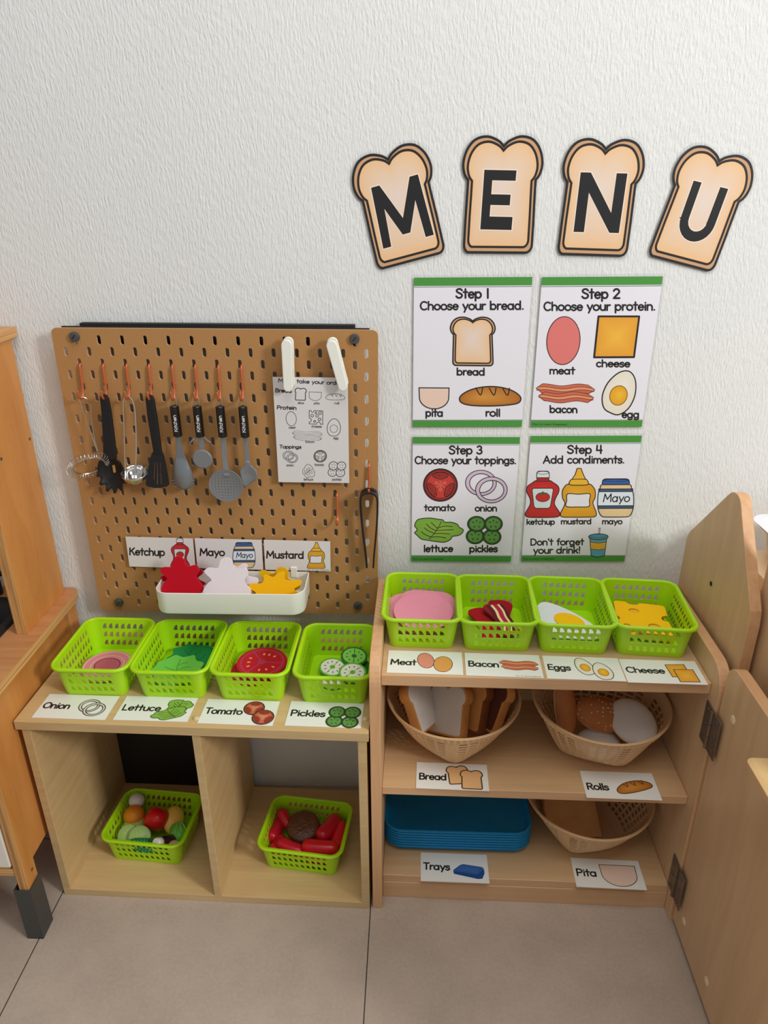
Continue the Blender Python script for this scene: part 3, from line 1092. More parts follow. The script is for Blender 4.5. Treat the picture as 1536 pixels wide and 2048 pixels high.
# ------------------------------------------------------------------ play kitchen on the left
kit = thing('play_kitchen', 'orange birch toy kitchen with dark sink and grey steel leg at the left edge', 'play kitchen', (-0.05, 0, 0))
# local x runs to the left (negative); worktop edge at x=0
top = MB()
outl = [(-0.72, -0.385), (0.0, -0.385)] + arc(-0.02, -0.022, 0.02, 0.02, 0, 90, 6) + [(-0.72, -0.002)]
# worktop as a frame round the sink opening
SX0, SX1, SY0, SY1 = -0.40, -0.075, -0.30, -0.052
for lo, hi in (((-0.72, -0.385), (0.0, SY0)), ((-0.72, SY0), (SX0, SY1)), ((SX1, SY0), (0.0, SY1))):
    top.box((lo[0], lo[1], 0.507), (hi[0], hi[1], 0.525), faces_mi=[0, 0, 1, 1, 1, 1])
back = [(-0.72, SY1), (0.0, SY1)] + arc(-0.02, -0.022, 0.02, 0.02, 0, 90, 6) + [(-0.72, -0.002)]
top.prism(back, lambda a, b_, t: (a, b_, t), 0.507, 0.525, 0, 1)
top.build('countertop', ['counter_wood', 'ply_edge_h'], kit)
snk = MB()
prof = [(0.0, 0.0), (0.004, 0.004), (0.016, 0.004), (0.026, -0.004), (0.036, -0.045), (0.06, -0.052)]
for i, (ins, dz) in enumerate(prof):
    pass
rings = []
for ins, dz in prof:
    q = rrect(SX1 - SX0 + 0.012 - 2 * ins, SY1 - SY0 + 0.012 - 2 * ins, max(0.05 - ins * 0.6, 0.012), 6)
    rings.append([(x + (SX0 + SX1) / 2, y + (SY0 + SY1) / 2, 0.5255 + dz) for x, y in q])
n = len(rings[0])
V = [p for r in rings for p in r]
F = [(i * n + k, i * n + (k + 1) % n, (i + 1) * n + (k + 1) % n, (i + 1) * n + k) for i in range(len(rings) - 1) for k in range(n)]
F.append(tuple((len(rings) - 1) * n + k for k in range(n)))
snk.add(V, F)
snk.build('sink', 'black_matte', kit, smooth=True)
sp = MB(); sp.box((-0.032, -0.346, 0.15), (-0.016, -0.056, 0.507)); sp.build('side_panel', 'birch_orange', kit, bevel=0.001)
for y0, y1, nm in ((-0.379, -0.346, 'front_post'), (-0.056, -0.022, 'rear_post')):
    q = MB(); q.box((-0.024, y0, 0.03), (-0.006, y1, 0.507), faces_mi=[1, 1, 1, 0, 0, 0]); q.build(nm, ['birch_orange', 'ply_edge'], kit, bevel=0.001)
for y0, y1 in ((-0.382, -0.343), (-0.060, -0.019)):
    q = MB()
    q.box((-0.0335, y0, 0.0), (-0.0315, y1, 0.125))
    q.box((-0.005, y0, 0.0), (-0.003, y1, 0.125))
    q.box((-0.0315, y0, 0.0), (-0.005, y0 + 0.002, 0.125))
    q.box((-0.0315, y0 + 0.002, 0.0), (-0.005, y1, 0.003))
    q.build('leg', 'leg_steel', kit, bevel=0.0006)
q = MB(); q.box((-0.36, -0.381, 0.180), (-0.0265, -0.369, 0.49)); q.build('cabinet_door', 'cabinet_white', kit, bevel=0.002)
q = MB(); q.box((-0.66, -0.377, 0.156), (-0.024, -0.345, 0.170)); q.build('bottom_rail', 'ply_edge_h', kit, bevel=0.001)
q = MB(); q.box((-0.66, -0.345, 0.158), (-0.04, -0.03, 0.168)); q.build('cabinet_base', 'birch_orange', kit)
for x in (-0.69,):
    q = MB(); q.box((x - 0.02, -0.379, 0.03), (x + 0.02, -0.022, 0.507)); q.build('side_panel', 'birch_orange', kit)
# upper part: side panel standing on the worktop, top board
up = MB(); up.box((-0.045, -0.175, 0.525), (-0.025, -0.018, 1.028), faces_mi=[1, 1, 1, 0, 1, 0]); up.build('upper_side_panel', ['birch_orange', 'ply_edge'], kit, bevel=0.0008)
q = MB(); q.box((-0.72, -0.192, 1.028), (-0.02, -0.004, 1.046), faces_mi=[0, 0, 1, 1, 1, 1]); tb = q.build('top_board', ['birch_orange_y', 'ply_edge_h'], kit, bevel=0.001)
q = MB(); q.box((-0.69, -0.175, 0.525), (-0.67, -0.018, 1.028)); q.build('upper_side_panel', 'birch_orange', kit)
for y, z in ((-0.13, 0.846), (-0.028, 0.849)):
    q = MB(); q.lathe([(0.0028, 0), (0.0028, 0.0012), (0.0016, 0.0014)], 10, M=Matrix.Translation((-0.0255, y, z)) @ Matrix.Rotation(PI / 2, 4, 'Y')); q.build('screw', 'screw_grey', kit)
q = MB(); q.lathe([(0.004, 0), (0.004, 0.0012), (0.002, 0.0014)], 12, M=Matrix.Translation((-0.05, -0.09, 1.0458))); q.build('screw', 'screw_grey', kit)
q = MB(); q.lathe([(0.0032, 0), (0.0032, 0.001), (0.002, 0.0012)], 10, M=Matrix.Translation((-0.0062, -0.358, 0.150)) @ Matrix.Rotation(PI / 2, 4, 'Y')); q.build('screw', 'hinge_bronze', kit)
tp = MB()
tp.tube([(-0.155, -0.03, 0.525), (-0.155, -0.03, 0.60), (-0.156, -0.05, 0.63), (-0.158, -0.085, 0.632), (-0.16, -0.10, 0.615)], 0.010, 10)
tp.ellipsoid((-0.143, -0.033, 0.572), (0.009, 0.009, 0.006), 12, 8)
tp.build('tap', 'black_matte', kit, smooth=True)

# ------------------------------------------------------------------ two-compartment cubby shelf
CUB = Vector((-0.0545, -0.290, 0))
CUB_R = math.radians(-2.1)
cub = thing('cubby_shelf', 'low light-wood cubby shelf with two open compartments under the pegboard', 'shelf', CUB, CUB_R)
CW, CD, CH = 0.600, 0.281, 0.427
q = MB(); q.box((-0.008, -0.004, CH - 0.018), (CW + 0.004, CD, CH), faces_mi=[0, 0, 1, 1, 1, 1]); q.build('top_board', ['cubby_wood_x', 'cubby_edge'], cub, bevel=0.0008)
q = MB(); q.box((0.0, 0, 0.0), (CW, CD, 0.016), faces_mi=[0, 0, 1, 1, 1, 1]); q.build('base_board', ['cubby_wood_x', 'cubby_edge'], cub, bevel=0.0008)
for x0 in (0.0, CW - 0.015):
    q = MB(); q.box((x0, 0.0, 0.016), (x0 + 0.015, CD, CH - 0.018), faces_mi=[0, 0, 1, 0, 1, 0]); q.build('side_panel', ['cubby_wood', 'cubby_edge'], cub, bevel=0.0008)
q = MB(); q.box((0.300, 0.0, 0.016), (0.314, CD, CH - 0.018), faces_mi=[0, 0, 1, 0, 1, 0]); q.build('divider', ['cubby_wood', 'cubby_edge'], cub, bevel=0.0008)
q = MB(); q.box((0.015, CD - 0.004, 0.016), (0.300, CD, CH - 0.018)); tag(q.build('back_panel', 'black_matte', cub), 'black back panel behind the left compartment')
for wx, wy in ((0.251, -0.282), (0.5415, -0.280)):
    d = Matrix.Rotation(-CUB_R, 3, 'Z') @ (Vector((wx, wy, 0)) - CUB)
    q = MB(); q.lathe([(0.0062, 0), (0.0058, 0.0018), (0.0042, 0.0032), (0.002, 0.0039)], 16, M=Matrix.Translation((d.x, d.y, CH))); q.build('bumper', 'clear_bumper', cub, smooth=True)


# ------------------------------------------------------------------ wooden shelf unit with open door
SHF = Vector((0.551, -0.310, 0))
SHF_R = math.radians(-1.7)
shf = thing('shelf_unit', 'light maple shelf unit with three shelves and a door swung open on the right', 'shelf', SHF, SHF_R)


def yz_panel(name, prof, x0, x1, parent, mats=('panel_wood', 'edge_band_v'), bevel=0.001):
    m = MB()
    m.prism(prof, lambda a, b_, t: (t, a, b_), x0, x1, 0, 1)
    return m.build(name, list(mats), parent, bevel=bevel)


PT = 0.562
side_prof = [(0.285, 0.0), (0.285, PT)] + arc(0.045, PT - 0.045, 0.045, 0.045, 90, 180, 8) + [(0.0, 0.0)]
yz_panel('side_panel', side_prof, 0.0, 0.018, shf)
yz_panel('side_panel', side_prof, 0.557, 0.575, shf)


def board(name, y0, z0, z1, mats=('shelf_wood', 'edge_band_x')):
    m = MB(); m.box((0.0182, y0, z0), (0.5568, 0.280, z1), faces_mi=[0, 0, 1, 1, 1, 1])
    return m.build(name, list(mats), shf, bevel=0.0012)


board('top_shelf', 0.029, 0.499, 0.520)
board('middle_shelf', 0.026, 0.262, 0.280)
board('bottom_shelf', 0.027, 0.040, 0.058)
q = MB(); q.box((0.0182, 0.026, 0.0), (0.5568, 0.042, 0.040)); q.build('kick_board', 'edge_band_x', shf, bevel=0.001)
q = MB(); q.box((0.018, 0.280, 0.03), (0.557, 0.285, 0.52)); q.build('back_panel', 'shelf_wood', shf)

DX0, DX1 = 0.5615, 0.5795
dprof = [(-0.003, 0.012), (-0.003, 0.556)] + arc(-0.033, 0.556, 0.03, 0.03, 0, 90, 8) + [(-0.52, 0.586), (-0.52, 0.012)]
dprof = dprof[::-1]
door = yz_panel('door', dprof, DX0, DX1, shf, ('panel_wood', 'edge_band'))
for y, z in ((-0.049, 0.511), (-0.044, 0.057), (-0.153, 0.060)):
    m = MB(); m.lathe([(0.0072, 0.0), (0.0072, 0.0006), (0.0056, 0.0012)], 16, M=Matrix.Translation((DX0 + 0.0002, y, z)) @ Matrix.Rotation(-PI / 2, 4, 'Y'))
    tag(m.build('screw_cap', 'wood_plug', door), 'pale plug on the door')
m = MB(); m.prism(rrect(0.050, 0.150, 0.010), lambda a, b_, t: (a + DX0 - 0.0252, b_ - 0.265, t), 0.556, 0.565, 0, 1)
m.build('door_shelf', ['cubby_wood', 'edge_band'], door, bevel=0.0008)


def hinge(z0, sh):
    # two leaves lying flat on the panel and the door, three screws in each, and the knuckle between them
    h = MB()
    for s_, y0, y1 in ((1, 0.001, 0.030), (-1, -0.030, -0.001)):
        h.box((0.5545, y0, z0 - 0.038), (0.5565, y1, z0 + 0.038))
    root = h.build('hinge', 'hinge_bronze', shf, bevel=0.0008)
    k = MB()
    for a in range(3):
        k.tube([(0.5535, 0, z0 - 0.036 + a * 0.0245), (0.5535, 0, z0 - 0.0125 + a * 0.0245)], 0.0032, 10)
    k.build('knuckle', 'hinge_bronze', root, smooth=True)
    for y in (0.018, -0.018):
        for dz in (-0.028, 0.0, 0.028):
            s2 = MB(); s2.lathe([(0.0036, 0), (0.0034, 0.001), (0.0018, 0.0016)], 12, M=Matrix.Translation((0.5545, y, z0 + dz)) @ Matrix.Rotation(-PI / 2, 4, 'Y'))
            s2.build('screw', 'screw_grey', root)
    return root


hinge(0.449, 0)
hinge(0.101, 0)

# ------------------------------------------------------------------ neighbouring play stand on the right
std = thing('play_stand', 'tall light-wood play stand with a slanted pointed side panel right of the shelf unit', 'play stand', (1.136, 0, 0))
pp = [(-0.045, 0.0), (-0.048, 0.655)] + crom([(-0.048, 0.655), (-0.050, 0.668), (-0.058, 0.682), (-0.070, 0.694)], n=3)[1:] + crom([(-0.168, 0.797), (-0.182, 0.809), (-0.200, 0.812), (-0.214, 0.805), (-0.224, 0.790)], n=3) + [(-0.310, 0.664), (-0.314, 0.640), (-0.314, 0.0)]
yz_panel('side_panel', pp[::-1], 0.0, 0.018, std, ('panel_wood', 'edge_band'))
m = MB(); m.lathe([(0.0042, 0), (0.0042, 0.0006)], 14, M=Matrix.Translation((-0.0002, -0.174, 0.636)) @ Matrix.Rotation(-PI / 2, 4, 'Y')); m.build('bolt_hole', 'dark_hole', std)
dp = [(-0.284, 0.02), (-0.284, 0.93)] + arc(-0.314, 0.93, 0.03, 0.03, 0, 90, 6) + [(-0.60, 0.96), (-0.60, 0.02)]
yz_panel('door', dp[::-1], 0.024, 0.042, std, ('panel_wood', 'edge_band'))
m = MB(); m.box((0.018, -0.07, 0.02), (0.058, -0.05, 0.55)); m.build('back_panel', 'panel_wood', std)
m = MB(); m.box((0.058, -0.27, 0.0), (0.074, -0.045, 0.60)); m.build('side_panel', 'panel_wood', std)

# ------------------------------------------------------------------ white tub on its beige frame, at the right edge
tub = thing('sand_tub', 'white tub with beige body on a frame at the right edge', 'tub', (1.235, -0.15, 0))
m = MB()
prof = [(0.0, 0.712), (-0.012, 0.716), (-0.004, 0.708), (0.010, 0.700), (0.018, 0.60), (0.05, 0.60)]
rings = []
for ins, z in ((0.0, 0.715), (-0.006, 0.719), (0.006, 0.722), (0.012, 0.715), (0.022, 0.64), (0.06, 0.635)):
    rings.append([(x + 0.28, y - 0.02, z) for x, y in rrect(0.56 - 2 * ins, 0.20 - 2 * ins, 0.035, 6)])
n = len(rings[0])
m.add([p for r in rings for p in r], [(i * n + k, i * n + (k + 1) % n, (i + 1) * n + (k + 1) % n, (i + 1) * n + k) for i in range(5) for k in range(n)] + [tuple(5 * n + k for k in range(n))])
m.build('basin', 'tub_white', tub, smooth=True)
m = MB()
rings = []
for ins, z in ((-0.003, 0.716), (0.006, 0.706), (0.012, 0.700), (0.018, 0.655)):
    rings.append([(x + 0.28, y - 0.02, z) for x, y in rrect(0.56 - 2 * ins, 0.20 - 2 * ins, 0.035, 6)])
m.add([p for r in rings for p in r], [(i * n + k, i * n + (k + 1) % n, (i + 1) * n + (k + 1) % n, (i + 1) * n + k) for i in range(3) for k in range(n)])
m.build('body', 'tub_beige', tub, smooth=True)
m = MB(); m.box((-0.02, -0.11, 0.630), (0.58, 0.07, 0.655)); m.build('frame', 'tub_beige', tub, bevel=0.002)
m = MB(); m.lathe([(0.0065, 0), (0.0065, 0.004), (0.004, 0.006)], 14, M=Matrix.Translation((0.012, -0.11, 0.640)) @ Matrix.Rotation(PI / 2, 4, 'X')); m.build('knob', 'black_gloss', tub, smooth=True)
for x in (0.02, 0.54):
    m = MB(); m.box((x, -0.02, 0.0), (x + 0.03, 0.06, 0.63)); m.build('leg', 'tub_beige', tub)


# ------------------------------------------------------------------ pegboard
# board frame: local x right, local z up from the lower left corner; turned a little clockwise
PEG_RY = 0.0101
PEG_C = Vector((0.28, -0.030, 0.765))
peg = thing('pegboard', 'brown slotted pegboard hung on the white wall left of the posters', 'pegboard', PEG_C)
peg.rotation_euler = (0, PEG_RY, 0)


def pegboard_mesh():
    m = MB()
    W = 0.56

    def add(poly):
        k = len(m.V)
        m.V += [(x - 0.28, 0.0, z - 0.28) for x, z in poly]
        m.F.append(tuple(range(k, k + len(poly))))
        m.M.append(0)

    xs = [0.0] + [0.01 + 0.02 * i for i in range(28)] + [W]
    R = 0.013
    for i in range(29):
        for j in range(29):
            x0, x1, z0, z1 = xs[i], xs[i + 1], xs[j], xs[j + 1]
            edge_i, edge_j = i in (0, 28), j in (0, 28)
            if edge_i and edge_j:
                # rounded outer corner
                cx = x0 if i == 28 else x1
                cz = z0 if j == 28 else z1
                q = {(0, 0): 180, (28, 0): 270, (28, 28): 0, (0, 28): 90}[(i, j)]
                add([(cx, cz)] + arc(cx, cz, 0.01, 0.01, q, q + 90, 6))
                continue
            if edge_i or edge_j or (i + j) % 2 == 0 or not (1 <= i <= 27 and 1 <= j <= 27):
                add([(x0, z0), (x1, z0), (x1, z1), (x0, z1)])
                continue
            cx, cz = (x0 + x1) / 2, (z0 + z1) / 2
            r, h = 0.0035, 0.0046
            topa = arc(cx, cz + h, r, r, 0, 180, 6)      # right -> left
            bota = arc(cx, cz - h, r, r, 180, 360, 6)    # left -> right
            add([(x1, z1), (x0, z1)] + topa[::-1])
            add([(x0, z0), (x1, z0)] + bota[::-1])
            add([(x0, z1), (x0, z0), bota[0], topa[-1]])
            add([(x1, z0), (x1, z1), topa[0], bota[-1]])
    return m


pb = pegboard_mesh().build('board', ['pegboard_fibre', 'pegboard_edge'], peg)
# front face towards the room (-y)
bm = bmesh.new(); bm.from_mesh(pb.data)
bmesh.ops.recalc_face_normals(bm, faces=bm.faces)
if bm.faces[:][0].normal.y > 0: bmesh.ops.reverse_faces(bm, faces=bm.faces)
bm.to_mesh(pb.data); bm.free()
md = pb.modifiers.new('thickness', 'SOLIDIFY'); md.thickness = 0.005; md.offset = -1; md.material_offset_rim = 1
for x, z in ((0.04, 0.5455), (0.52, 0.5455), (0.04, 0.0205), (0.52, 0.0205)):
    m = MB()
    m.lathe([(0.0085, 0.0), (0.0085, 0.004), (0.0072, 0.0062), (0.0045, 0.0064)], 18, M=Matrix.Translation((x - 0.28, 0.0, z - 0.28)) @ Matrix.Rotation(PI / 2, 4, 'X'))
    s_ = m.build('mounting_screw', 'screw_grey', peg, smooth=True)
    m = MB(); m.box((-0.0042, -0.0068, -0.0008), (0.0042, -0.0064, 0.0008), M=Matrix.Translation((x - 0.28, 0, z - 0.28)) @ Matrix.Rotation(-0.9, 4, 'Y'))
    m.build('slot', 'dark_hole', s_)
m = MB()
m.box((0.045 - 0.28, 0.014, 0.528 - 0.28), (0.520 - 0.28, 0.028, 0.566 - 0.28))
m.box((0.015 - 0.28, 0.0085, 0.540 - 0.28), (0.545 - 0.28, 0.013, 0.5615 - 0.28))
tag(m.build('mounting_rail', 'black_matte', peg, bevel=0.0006), 'black rail along the top behind the board')


def place(obj, x, y, z, ry=0.0, rx=0.0, rz=0.0):
    obj.location = (x, y, z)
    obj.rotation_euler = (rx, ry, rz)


# ------------------------------------------------------------------ copper hooks
def hook_mesh():
    m = MB()
    # z=0 at the slot where the wire leaves the board
    p = [(0, 0.010, 0.004), (0, 0.004, 0.0035), (0, -0.002, 0.0015), (0, -0.0045, -0.004), (0, -0.0055, -0.02), (0, -0.0065, -0.038), (0, -0.0095, -0.047),
         (0, -0.0140, -0.0525), (0, -0.0200, -0.0535), (0, -0.0255, -0.0505), (0, -0.0280, -0.045), (0, -0.0285, -0.039)]
    m.tube(crom(p, n=4), 0.0021, 8)
    m.ellipsoid((0, -0.0285, -0.039), (0.0021, 0.0021, 0.0021), 8, 6)
    m.tube([(0, -0.0055, -0.030), (0, 0.004, -0.030)], 0.0019, 8)
    return m


HOOKX = [0.0435, 0.0843, 0.1250, 0.1642, 0.2050, 0.2450, 0.2853, 0.3252]
NAMES = ['balloon whisk', 'black pasta server', 'steel ladle', 'black slotted turner', 'grey pasta spoon', 'grey pizza wheel', 'grey round skimmer', 'grey scoop']
hook0 = None
for i, x in enumerate(HOOKX):
    z = 0.983 - 0.0005 * i
    lab = 'copper hook on the pegboard holding the ' + NAMES[i]
    if hook0 is None:
        hook0 = hook_mesh().build('hook', 'copper_paint', smooth=True)
        o = tag(hook0, lab, 'hook', 'copper hooks on the pegboard')
    else:
        o = copy_tree(hook0, label=lab)
    o.location = (x, -0.030, z)
for x, z, lab in ((0.5440, 0.801, 'copper hook at the right of the pegboard holding the black tongs'), (0.4835, 0.742, 'empty copper hook on the pegboard below the order sheet')):
    o = copy_tree(hook0, label=lab)
    o.location = (x, -0.030, z)

# ------------------------------------------------------------------ utensils (built with the hook's low point at the origin)
HY = -0.049        # the plane in which handles hang
UG = 'kitchen tools hanging from the hooks'


def hang(name, label, cat, i):
    t = thing(name, label, cat, (HOOKX[i], HY, 0.930 - 0.0005 * i), 0, UG)
    return t


# coil whisk
t = hang('whisk', 'small steel coil whisk hanging first from the left', 'whisk', 0)
m = MB()
pth = [(0.012, 0.008, -0.012), (0.008, 0.003, -0.002), (0.002, 0, 0.002), (-0.002, -0.003, -0.002), (0.000, -0.004, -0.012), (0.005, -0.004, -0.045), (0.012, -0.005, -0.085), (0.016, -0.006, -0.098)]
m.tube(crom(pth, n=4), 0.0009, 6)
m.tube([(0.012, 0.008, -0.012), (0.010, 0.004, -0.035), (0.0125, -0.003, -0.075), (0.016, -0.006, -0.098)], 0.0009, 6)
m.build('handle', 'steel_wire', t, smooth=True)
rc = Vector((-0.004, -0.010, -0.122))
e1 = Vector((0.88, 0.02, 0.56)).normalized()
e2 = Vector((-0.25, -0.75, 0.55)); e2 = (e2 - e1 * e2.dot(e1)).normalized()
e3 = e1.cross(e2)
ring = [rc + (e1 * math.cos(a) + e2 * math.sin(a)) * 0.0262 for a in [2 * PI * k / 40 for k in range(40)]]
m = MB(); m.tube(ring, 0.001, 6, closed=True)
m.tube([rc + e1 * 0.0265, Vector((0.016, -0.006, -0.098))], 0.0009, 6)
m.build('ring', 'steel_wire', t, smooth=True)
coil = []
NT = 38
for k in range(NT * 10):
    a = 2 * PI * k / (NT * 10)
    b_ = 2 * PI * k / 10
    rad = e1 * math.cos(a) + e2 * math.sin(a)
    coil.append(rc + rad * (0.0262 + 0.0064 + 0.0064 * math.cos(b_)) + e3 * 0.0064 * math.sin(b_))
m = MB(); m.tube(coil, 0.0005, 4, closed=True); m.build('coil', 'steel_wire', t, smooth=True)


def dished(outline, thick, dish, cx, cz, R, name, mat, parent, y0=0.0, holes=None, n=1):
    pass


def plate(outline, y_of, thick, name, mat, parent, inner=None, bevel=0.0006, levels=6, centre=None):
    """A shaped plate: concentric rings from the outline to its centre, dished by y_of(x, z), with thickness."""
    m = MB()
    cx = sum(p[0] for p in outline) / len(outline) if centre is None else centre[0]
    cz = sum(p[1] for p in outline) / len(outline) if centre is None else centre[1]
    n = len(outline)
    V = []
    for l in range(levels):
        tt = l / levels
        for x, z in outline:
            a, b_ = x + (cx - x) * tt, z + (cz - z) * tt
            V.append((a, y_of(a, b_), b_))
    V.append((cx, y_of(cx, cz), cz))
    F = []
    for l in range(levels - 1):
        for i in range(n):
            j = (i + 1) % n
            F.append((l * n + i, l * n + j, (l + 1) * n + j, (l + 1) * n + i))
    for i in range(n):
        F.append(((levels - 1) * n + i, (levels - 1) * n + (i + 1) % n, n * levels))
    m.add(V, F)
    return m.build(name, mat, parent, smooth=True, solid=thick, offset=0.0, bevel=0.0, angle=60)


# black pasta server
t = hang('pasta_server', 'black pasta server with toothed bowl and slot, second from the left', 'utensil', 1)
m = MB()
hp = [(0.000, 0, 0.004), (0.000, 0, -0.006), (-0.0015, 0, -0.040), (-0.004, -0.001, -0.075), (-0.008, -0.004, -0.108)]
for k in range(len(hp) - 1):
    pass
prof = [(-0.0075, 0.0), (-0.005, 0.006), (0, 0.0085), (0.005, 0.006), (0.0075, 0.0), (0.0085, -0.020), (0.0072, -0.060), (0.0055, -0.098), (0.004, -0.112), (-0.020, -0.112), (-0.0175, -0.098), (-0.0125, -0.060), (-0.0085, -0.020)]
m.prism(prof, lambda a, b_, tt: (a, tt, b_), -0.0045, 0.0035)
m.build('handle', 'black_plastic', t, bevel=0.002)
bx, bz = -0.0095, -0.138
out = []
for k in range(48):
    a = 2 * PI * k / 48
    x, z = 0.0245 * math.cos(a), 0.034 * math.sin(a)
    if math.sin(a) < -0.05:
        f = 1.13 if k % 4 in (0, 1) else 0.93
        x *= f; z *= f
    if math.sin(a) > 0.75: x *= 0.8
    out.append((bx + x, bz + z))
plate(out, lambda x, z: 0.006 - 0.0 + 0.012 * (((x - bx) / 0.026) ** 2 + ((z - bz) / 0.036) ** 2) * -1 + 0.002, 0.0022, 'bowl', 'black_plastic', t)
m = MB(); m.prism([(x, z) for x, z in rrect(0.0045, 0.015, 0.002)], lambda a, b_, tt: (a + bx + 0.004, tt, b_ + bz + 0.006), 0.003, 0.0062)
tag(m.build('slot', 'pegboard_fibre', t), 'slot through which the board shows')

# steel ladle
t = hang('ladle', 'small polished steel ladle with looped wire handle, third from the left', 'ladle', 2)
m = MB()
pth = [(-0.020, -0.012, -0.134), (-0.016, -0.008, -0.09), (-0.0105, -0.003, -0.03), (-0.0085, -0.001, -0.008), (-0.004, 0, 0.002), (0.003, 0, 0.003), (0.0085, 0, -0.006), (0.0095, -0.001, -0.03), (0.0045, -0.007, -0.09), (-0.002, -0.012, -0.134)]
m.tube(crom(pth, n=5), 0.0016, 8)
m.tube([(-0.020, -0.012, -0.13), (-0.019, -0.0215, -0.147)], 0.0012, 6)
m.tube([(-0.002, -0.012, -0.13), (-0.004, -0.0215, -0.147)], 0.0012, 6)
m.build('handle', 'steel_wire', t, smooth=True)
m = MB()
prof = [(0.0005, -0.0215), (0.008, -0.0205), (0.015, -0.0165), (0.0205, -0.010), (0.0238, -0.002), (0.0245, 0.002)]
m.lathe(prof, 32, M=Matrix.Translation((-0.0055, -0.006, -0.136)) @ Matrix.Rotation(math.radians(14), 4, 'X'), caps=False)
m.build('bowl', 'chrome', t, smooth=True, solid=0.0008)

# black slotted turner
t = hang('turner', 'black slotted turner hanging fourth from the left', 'utensil', 3)
m = MB()
prof = [(-0.0075, 0.0), (-0.005, 0.006), (0, 0.0085), (0.005, 0.006), (0.0075, 0.0), (0.0085, -0.030), (0.0085, -0.070), (0.0085, -0.102), (-0.0065, -0.102), (-0.0075, -0.070), (-0.0085, -0.030)]
m.prism(prof, lambda a, b_, tt: (a, tt, b_), -0.0045, 0.0035)
m.build('handle', 'black_plastic', t, bevel=0.002)
m = MB()
us = [-1, -.93, -.36, -.28, -.04, .04, .28, .36, .93, 1]
vs = [0, .06, .30, .40, .52, .64, .74, .90, .97, 1]


def bladefn(u, v):
    hw = 0.0095 + (0.0215 - 0.0095) * min(1, v * 1.15) ** 0.8
    if v > 0.9: hw *= 1 - ((v - 0.9) / 0.1) ** 2 * 0.12
    if v < 0.06: hw *= 0.85
    z = -0.096 - 0.066 * v + (0.0035 * abs(u) ** 3 if v > .9 else 0)
    return (0.001 - 0.006 * v + u * hw, -0.002 - 0.010 * v, z)


m.grid(bladefn, us, vs, skip=lambda i, j: i in (2, 4, 6) and 2 <= j <= 6)
m.build('blade', 'black_plastic', t, solid=0.0022, offset=0.0)


# the four tools with black printed handles
def kitchen_handle(t):
    m = MB()
    m.lathe([(0.0070, -0.067), (0.0079, -0.066), (0.0079, -0.0125), (0.0070, -0.0115)], 24)
    h = m.build('handle', 'black_gloss', t, smooth=True)
    m = MB()
    loop = [(-0.0055, 0, -0.013), (-0.0055, 0, -0.006), (-0.003, 0, 0.001), (0.001, 0, 0.003), (0.0045, 0, 0.0005), (0.0055, 0, -0.006), (0.005, 0, -0.013)]
    m.tube(crom(loop, n=4), 0.0011, 6)
    m.build('hanging_loop', 'steel_wire', t, smooth=True)
    p = Print(lambda q: (q[0], -q[1]), z=0.0002)
    p.fine = True
    p.text('Kitchen', -0.0175, 0.0125, 0.0, 0.0056, .16, (236, 236, 236))
    R = 0.0079

    def wrap(v):
        # reading upwards: text x -> height, text up -> leftwards round the handle
        a = (v[1] - 0.0026) / R - 0.05
        r = R + v[2]
        return (r * -math.sin(a), -r * math.cos(a), v[0] - 0.039)

    o = p.build('lettering', 'print', h, bend=wrap)
    tag(o, 'white lettering reading Kitchen')


# pasta spoon
t = hang('pasta_spoon', 'silver-grey toothed pasta spoon with black Kitchen handle, fifth from the left', 'utensil', 4)
kitchen_handle(t)
stem = [(-0.064, 0.0040), (-0.078, 0.0042), (-0.096, 0.0060), (-0.112, 0.0105), (-0.128, 0.0160), (-0.140, 0.0183), (-0.148, 0.0185)]


def spoon_hw(z):
    if z <= -0.148: return 0.0185 * math.sqrt(max(0.02, 1 - ((z + 0.148) / 0.0195) ** 2))
    for (z0, w0), (z1, w1) in zip(stem, stem[1:]):
        if z <= z0 and z >= z1:
            t_ = (z0 - z) / (z0 - z1)
            return w0 + (w1 - w0) * t_
    return 0.004


def spoon_y(u, z):
    g = max(0.0, 1 - ((z + 0.144) / 0.034) ** 2)
    return -0.001 - 0.009 * g * (1 - u * u)


m = MB()
zs = [-0.064 - 0.103 * k / 40 for k in range(41)]
m.grid(lambda u, z: (u * spoon_hw(z), spoon_y(u, z), z), [-1 + k / 7 for k in range(15)], zs)
m.build('head', 'silver_plastic', t, smooth=True, solid=0.0016, offset=0.0, angle=70)
for k in range(11):
    a = math.radians(-8 - 164 * k / 10)
    m = MB()
    cx, cz = 0.0180 * math.cos(a), -0.148 + 0.0188 * math.sin(a)
    dx, dz = math.cos(a), math.sin(a)
    m.prism([(-0.0020, -0.001), (0.0020, -0.001), (0.0011, 0.0030), (-0.0011, 0.0030)], lambda p_, q_, t_, cx=cx, cz=cz, dx=dx, dz=dz: (cx + q_ * dx - p_ * dz, t_, cz + q_ * dz + p_ * dx), -0.0030, 0.0006)
    m.build('tooth', 'silver_plastic', t)

